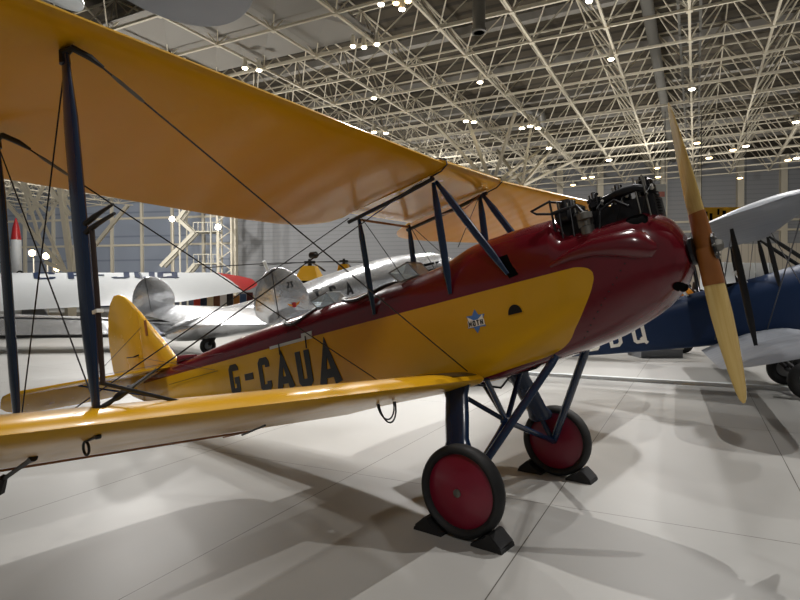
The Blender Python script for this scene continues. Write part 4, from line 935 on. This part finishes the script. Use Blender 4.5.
# columns and dado on the right of the back wall
cm = MB()
dd = (Vector((W2.x, W2.y, 0))-Vector((W1.x, W1.y, 0))).normalized()
def wall_s(px):
    r = ray(px, 292); r2 = Vector((r.x, r.y)); a = Vector((W1.x-CAM.x, W1.y-CAM.y)); d2 = Vector((dd.x, dd.y))
    det = r2.x*(-d2.y)-r2.y*(-d2.x); t = (a.x*(-d2.y)-a.y*(-d2.x))/det; s = (r2.x*a.y-r2.y*a.x)/det; return s
for px in (0, 697, 739, 782, 663, 560, 600): 
    s = wall_s(px) if px else 0
    cm.box((s-.3, -.45, 0), (s+.3, 0, 15))
for z in (7.6, 8.6): cm.box((wall_s(600), -.4, z-.1), (wall_s(900), -.1, z+.1))
o = cm.build('trim_10', M['truss'], smooth=False); o.location = w2.location; o.rotation_euler = w2.rotation_euler; tag(o, kind='structure')
o = MB().box((wall_s(640), -.8, 0), (wall_s(960), -.5, 6.2)).build('wall_right', M['wallbeige'], smooth=False); o.location = w2.location; o.rotation_euler = w2.rotation_euler; tag(o, kind='structure')
# dark edge column and lattice mast by the glazed door
la = MB()
for s in (-.7, .7):
    for y in (0, 1.4): beam(la, Vector((s, y, 0)), Vector((s, y, 11)), .16)
for k in range(11):
    z = k*1.0; f = 1 if k % 2 else -1; beam(la, Vector((-.7*f, 0, z)), Vector((.7*f, 0, z+1)), .09); beam(la, Vector((-.7, 1.4*(k % 2), z)), Vector((-.7, 1.4-1.4*(k % 2), z+1)), .09)
o = la.build('trim_11', M['truss'], smooth=False); b = at_d(225, 300, 60); o.location = (b.x, b.y, 0); o.rotation_euler = (0, 0, YAW); tag(o, kind='structure')
# stair tower
b = at_d(196, 300, 60); st = empty('stair_tower', (b.x, b.y, 0), (0, 0, YAW)); tag(st, 'cream steel stair tower with zigzag flights in front of the glazed hangar door', 'stairs')
fm = MB()
for s in (-1.6, 1.6):
    for y in (0, 2): beam(fm, Vector((s, y, 0)), Vector((s, y, 10.6)), .14)
fm.build('frame', M['stair'], st, smooth=False)
for k, z in enumerate((2.2, 4.6, 7.9)):
    MB().box((-.2, 0, z), (2.2, 2, z+.12)).build('landing', M['stair'], st, smooth=False)
    hr = MB()
    for x in (-.2, .3, .8, 1.3, 1.8, 2.2): beam(hr, Vector((x, 0, z)), Vector((x, 0, z+1.0)), .06)
    beam(hr, Vector((-.2, 0, z+1.0)), Vector((2.2, 0, z+1.0)), .08); hr.build('handrail', M['stair'], st, smooth=False)
for (x0, z0, x1, z1) in ((-3.3, .8, -.1, 4.6), (-3.6, 4.4, -.1, 7.9), (-.3, 7.9, -1.7, 9.2), (-1.9, 9.0, -.6, 10.8)):
    f = MB()
    for y in (0, 1): beam(f, Vector((x0, y, z0)), Vector((x1, y, z1)), .34)
    f.build('flight', M['stair'], st, smooth=False)
# tall white mast with red cap at far left
b = at_d(17, 300, 30); ms = empty('rocket', (b.x, b.y, 0), (0, 0, YAW)); tag(ms, 'tall white cylindrical body with a red top at the far left edge', 'rocket')
MB().lathe([(.35, 0), (.26, .3), (.24, 4.25), (.22, 4.4)], (0, 0, 0), 'z', 20).build('body', M['white'], ms); MB().lathe([(.24, 4.38), (.16, 5.0), (.03, 5.5)], (0, 0, 0), 'z', 20).build('cap', M['wred'], ms)
MB().prism([(.2, 0), (1.9, 0), (.25, 2.6)], lambda a, z: (a, -.04, z), lambda a, z: (a, .04, z)).build('side_fin', M['grey'], ms, smooth=False)
for px in (-.22, .42):
    MB().lathe([(.13, -.42), (.20, -.40), (.20, -.34), (.10, -.33)], (px, 0, 2.58), 'y', 18).build('round_port', M['darkwire'], ms)
    MB().lathe([(.10, -.43), (.12, -.42), (.12, -.40)], (px, 0, 2.58), 'y', 18).build('port_lens', M['white'], ms)
    MB().tube([(px, -.35, 2.58), (px*.5, 0, 2.5)], .05, 6).build('port_arm', M['grey'], ms)
# yellow banner at the right
b = at_d(722, 215, 34); bn = empty('banner', tuple(b), (0, 0, YAW)); tag(bn, 'yellow banner with dark figures hung on the far wall, right of the propeller', 'banner')
bc = MB().box((-1.35, -.04, -.55), (1.6, .04, .45)).build('banner_cloth', M['heli'], bn, smooth=False)
bm_ = MB()
for (x, z, w, h) in ((-1.1, -.1, .22, .3), (-.75, -.4, .16, .5), (-.3, .0, .12, .35), (.0, -.3, .2, .55), (.6, .1, .5, .2), (1.2, -.35, .2, .4)): bm_.box((x, -.06, z), (x+w, -.045, z+h))
bm_.build('banner_marks', M['dark'], bc, smooth=False)
for s in (-1.2, 1.4): MB().tube([(s, 0, .4), (s, 0, 12.0-b.z)], .02, 6).build('hanging_cable', M['steel'], bn)
b = at_d(660, 197, 34); bn = empty('banner', tuple(b), (0, 0, YAW)); tag(bn, 'narrow white banner with pale red marks hung behind the engine cylinders', 'banner')
MB().box((-.35, -.04, -.9), (.35, .04, .75)).build('banner_cloth', M['white'], bn, smooth=False); MB().box((-.22, -.06, .0), (.25, -.045, .3)).build('banner_marks', mat('pale_red', lin(225, 150, 140), .6), bn, smooth=False)
for s in (-.3, .3): MB().tube([(s, 0, .85), (s, 0, 12.0-b.z)], .02, 6).build('hanging_cable', M['steel'], bn)
# pipes hanging from the roof
for px, py, z0, z1, lab in ((479, 33, 10.6, 12.4, 'grey vertical pipe hanging from the ceiling at top centre'),):
    p = at_z(px, py, z0); o = empty('ceiling_pipe', (p.x, p.y, z0)); tag(o, lab, 'pipe'); MB().tube([(0, 0, 0), (0, 0, 14.9-z0)], .22, 14).build('pipe_body', M['duct'], o); MB().lathe([(.20, 0), (.26, .02), (.26, .14), (.22, .16)], (0, 0, 0), 'z', 14).build('pipe_collar', M['duct'], o)

# ---------------------------------------------------------------- track spotlights hanging under the roof
def spotlight(px, py, warm=False, z=11.75, label=None, tilt=0):
    p = at_z(px, py, z); dep = (p-CAM).length; r = max(.13, min(.26, dep*.005))
    e = empty('spotlight', tuple(p), (0, 0, YAW+tilt)); tag(e, label, 'spotlight', 'spotlights under the roof truss')
    MB().lathe([(.04, .42), (.09, .40), (.10, .22), (r, .05), (r, -.0), (r*.8, -.0)], (0, 0, 0), 'z', 14).build('lamp_housing', M['cream'], e)
    MB().lathe([(.01, -.02), (r*.7, -.03), (r*.85, .0), (r*.7, .03)], (0, 0, -.02), 'z', 14).build('bulb', M['bulbw'] if warm else M['bulb'], e)
    MB().tube([(0, 0, .40), (0, 0, 12.2-z+.05)], .025, 6).build('stem', M['truss'], e)
W = ['uppermost', 'second', 'third', 'fourth', 'fifth', 'sixth']
SPOTS = [(245, 68, 0, 'spotlight at the left of the pair above the upper wing leading edge, top left'), (259, 70, 0, 'spotlight at the right of the pair above the upper wing leading edge, top left'),
 (353, 46, 0, 'leftmost spotlight of the trio at the upper centre'), (364, 47, 0, 'middle spotlight of the trio at the upper centre'), (377, 44, 0, 'rightmost spotlight of the trio at the upper centre'),
 (381, 4, 0, 'left spotlight of the bright cluster at the top edge'), (396, 3, 1, 'middle spotlight of the bright cluster at the top edge'), (402, 9, 0, 'low spotlight of the bright cluster at the top edge'), (408, 1, 1, 'right spotlight of the bright cluster at the top edge'),
 (374, 98, 0, 'single spotlight just above the middle of the wing leading edge'), (480, 82, 0, 'single spotlight under the centre of the truss'),
 (374, 132, 0, 'left of two spotlights touching the leading edge outline'), (386, 133, 0, 'right of two spotlights touching the leading edge outline'),
 (466, 121, 0, 'left of two spotlights on the branching supports'), (474, 122, 0, 'right of two spotlights on the branching supports'),
 (522, 128, 0, 'left of three spotlights right of the branching supports'), (530, 126, 0, 'middle of three spotlights right of the branching supports'), (538, 128, 0, 'right of three spotlights right of the branching supports'),
 (549, 148, 0, 'bright single spotlight above the far wing'), (611, 59, 0, 'bright spotlight at the upper right centre on a truss line'), (589, 1, 0, 'spotlight at the top edge right of centre'),
 (692, 89, 0, 'spotlight on the truss line right of the propeller tip'), (697, 143, 1, 'spotlight right of the propeller blade, low on the truss line'), (657, 168, 1, 'upper of two stacked spotlights left of the propeller'), (658, 177, 1, 'lower of two stacked spotlights left of the propeller'),
 (584, 178, 1, 'left lamp of the row just above the engine'), (573, 185, 1, 'warm lamp touching the end of the far wing'), (592, 177, 1, 'right lamp of the row just above the engine'), (609, 160, 0, 'small lamp above the engine cylinders'),
 (733, 150, 1, 'warm lamp right of the propeller, upper'), (709, 158, 1, 'warm lamp between the propeller and the far columns'), (740, 178, 1, 'large warm lamp above the silver wing'), (796, 122, 0, 'bright white lamp at the right edge'),
 (788, 160, 1, 'left lamp of the pair at the right edge above the silver wing'), (797, 158, 0, 'right lamp of the pair at the right edge above the silver wing'), (746, 146, 0, 'white lamp just right of the upper warm lamp')]
for (px, py, w, lab) in SPOTS: spotlight(px, py, bool(w), label=lab)
# lamps low in front of the far wall, each on a pole
for (px, py, dep, lab) in ((218, 227, 58, 'bright lamp on the lattice mast left of the grey wall'), (172, 219, 60, 'small lamp high in front of the glazed door'), (32, 253, 50, 'warm lamp low at the far left, left one'), (46, 256, 50, 'warm lamp low at the far left, right one'), (57, 268, 50, 'warm lamp low at the far left, lowest')):
    p = at_d(px, py, dep); e = empty('floodlight', tuple(p), (0, 0, YAW)); tag(e, lab, 'floodlight')
    MB().box((-.35, 0, -.25), (.35, .25, .25)).build('lamp_housing', M['grey'], e, smooth=False); MB().lathe([(.02, -.08), (.2, -.06), (.28, .0)], (0, 0, 0), 'y', 16).build('bulb', M['bulbw'] if px < 100 else M['bulb'], e)
    MB().tube([(0, .2, -p.z), (0, .2, -.2)], .05, 6).build('pole', M['truss'], e)

# ---------------------------------------------------------------- lights
def cam_pt(r, d, z): return Vector((CAM.x, CAM.y, 0))+Vector((R_.x, R_.y, 0))*r+Vector((-math.sin(YAW), math.cos(YAW), 0))*d+Vector((0, 0, z))
def spot(p, tgt, energy, size=.12, col=(1, .975, .94), ang=80, name='hall_or_fill_spot'):
    l = bpy.data.lights.new(name, 'SPOT'); l.energy = energy; l.shadow_soft_size = size; l.color = col; l.spot_size = math.radians(ang); l.spot_blend = .6
    o = bpy.data.objects.new(name, l); link(o); o.location = p; o.rotation_euler = (Vector(tgt)-Vector(p)).to_track_quat('-Z', 'Y').to_euler(); return o
T = cam_pt(0.5, 4.5, 0)
KEY = .78; UP = .8
V = Vector
spot(V((-.5, 2.5, 11.7)), V((-.6, .3, 0)), 2500*KEY, .04, ang=72); spot(V((7.2, 4.5, 11.7)), V((2.2, 2.4, 0)), 2700*KEY, .04, ang=62)
spot(V((-7.0, 4.2, 11.7)), V((-5.6, 3.0, 0)), 2300*KEY, .04, ang=58); spot(V((1.5, 9.5, 11.7)), V((.6, 4.6, 0)), 1300*KEY, .04, ang=62)
spot(V((-9.0, 9.0, 11.7)), V((-8, 6.5, 0)), 2600*KEY, .05, ang=75); spot(V((3.5, 7.5, 11.7)), V((3.0, 6.6, 0)), 1300*KEY, .05, ang=60)
spot(V((4.5, -8.5, 11.7)), V((-.4, -.3, 1.3)), 1500*KEY, .9, ang=34); spot(V((-9.0, -7.5, 11.7)), V((-5.2, .2, 1.5)), 3600*KEY, .3, ang=16); spot(cam_pt(-10, 22, 9), cam_pt(-21, 36, 8), 3000, .3, ang=60)  # added fills for fuselage side, tail and left roof supports, no lamps there
spot(cam_pt(9, 16, 11.6), cam_pt(6, 9, 0), 2500*KEY, .2)
spot(cam_pt(-9, 20, 11.6), cam_pt(-6, 15, 0), 4600*KEY, .3, ang=95); spot(cam_pt(0, 22, 11.6), cam_pt(0, 17, 0), 6000*KEY, .3, ang=95); spot(cam_pt(-14, 30, 11.6), cam_pt(-10, 25, 0), 6000*KEY, .3, ang=100); spot(cam_pt(3, 34, 11.6), cam_pt(2, 28, 0), 4000, .3, ang=100)
spot(cam_pt(12, 28, 11.6), cam_pt(9, 22, 0), 3500, .3, ang=100); pass
for (a, b, c, e) in ((-12, 26, 3, 2500), (-4, 34, 3, 3000), (6, 24, 3, 2500), (12, 38, 3, 3500), (-18, 46, 3, 4000), (0, 50, 3, 4000), (16, 20, 3, 2000), (22, 34, 3, 3000)):
    spot(cam_pt(a, b, c), cam_pt(a, b+2, 12), e*UP, .4, ang=105, name='roof_fill')  # added upward fill that brightens the roof, no fixture stands here
for (a, b, ta, tb, e) in ((-30, 46, -34, 70, 6000), (-20, 46, -22, 68, 6000), (-10, 44, -10, 64, 4600), (3, 42, 5, 60, 3800), (18, 38, 20, 56, 3000), (32, 34, 34, 52, 3000)):
    spot(cam_pt(a, b, 9), cam_pt(ta, tb, 6), e*UP, .4, ang=130, name='wall_fill')  # added fill that brightens the back wall, without a real fixture
w = bpy.data.worlds.new('hall_air'); w.use_nodes = True; w.node_tree.nodes['Background'].inputs[0].default_value = (1.0, .98, .95, 1); w.node_tree.nodes['Background'].inputs[1].default_value = .11; S.world = w
S.view_settings.view_transform = 'Standard'; S.view_settings.look = 'None'; S.view_settings.exposure = .06; S.view_settings.gamma = 1
bpy.context.view_layer.update()
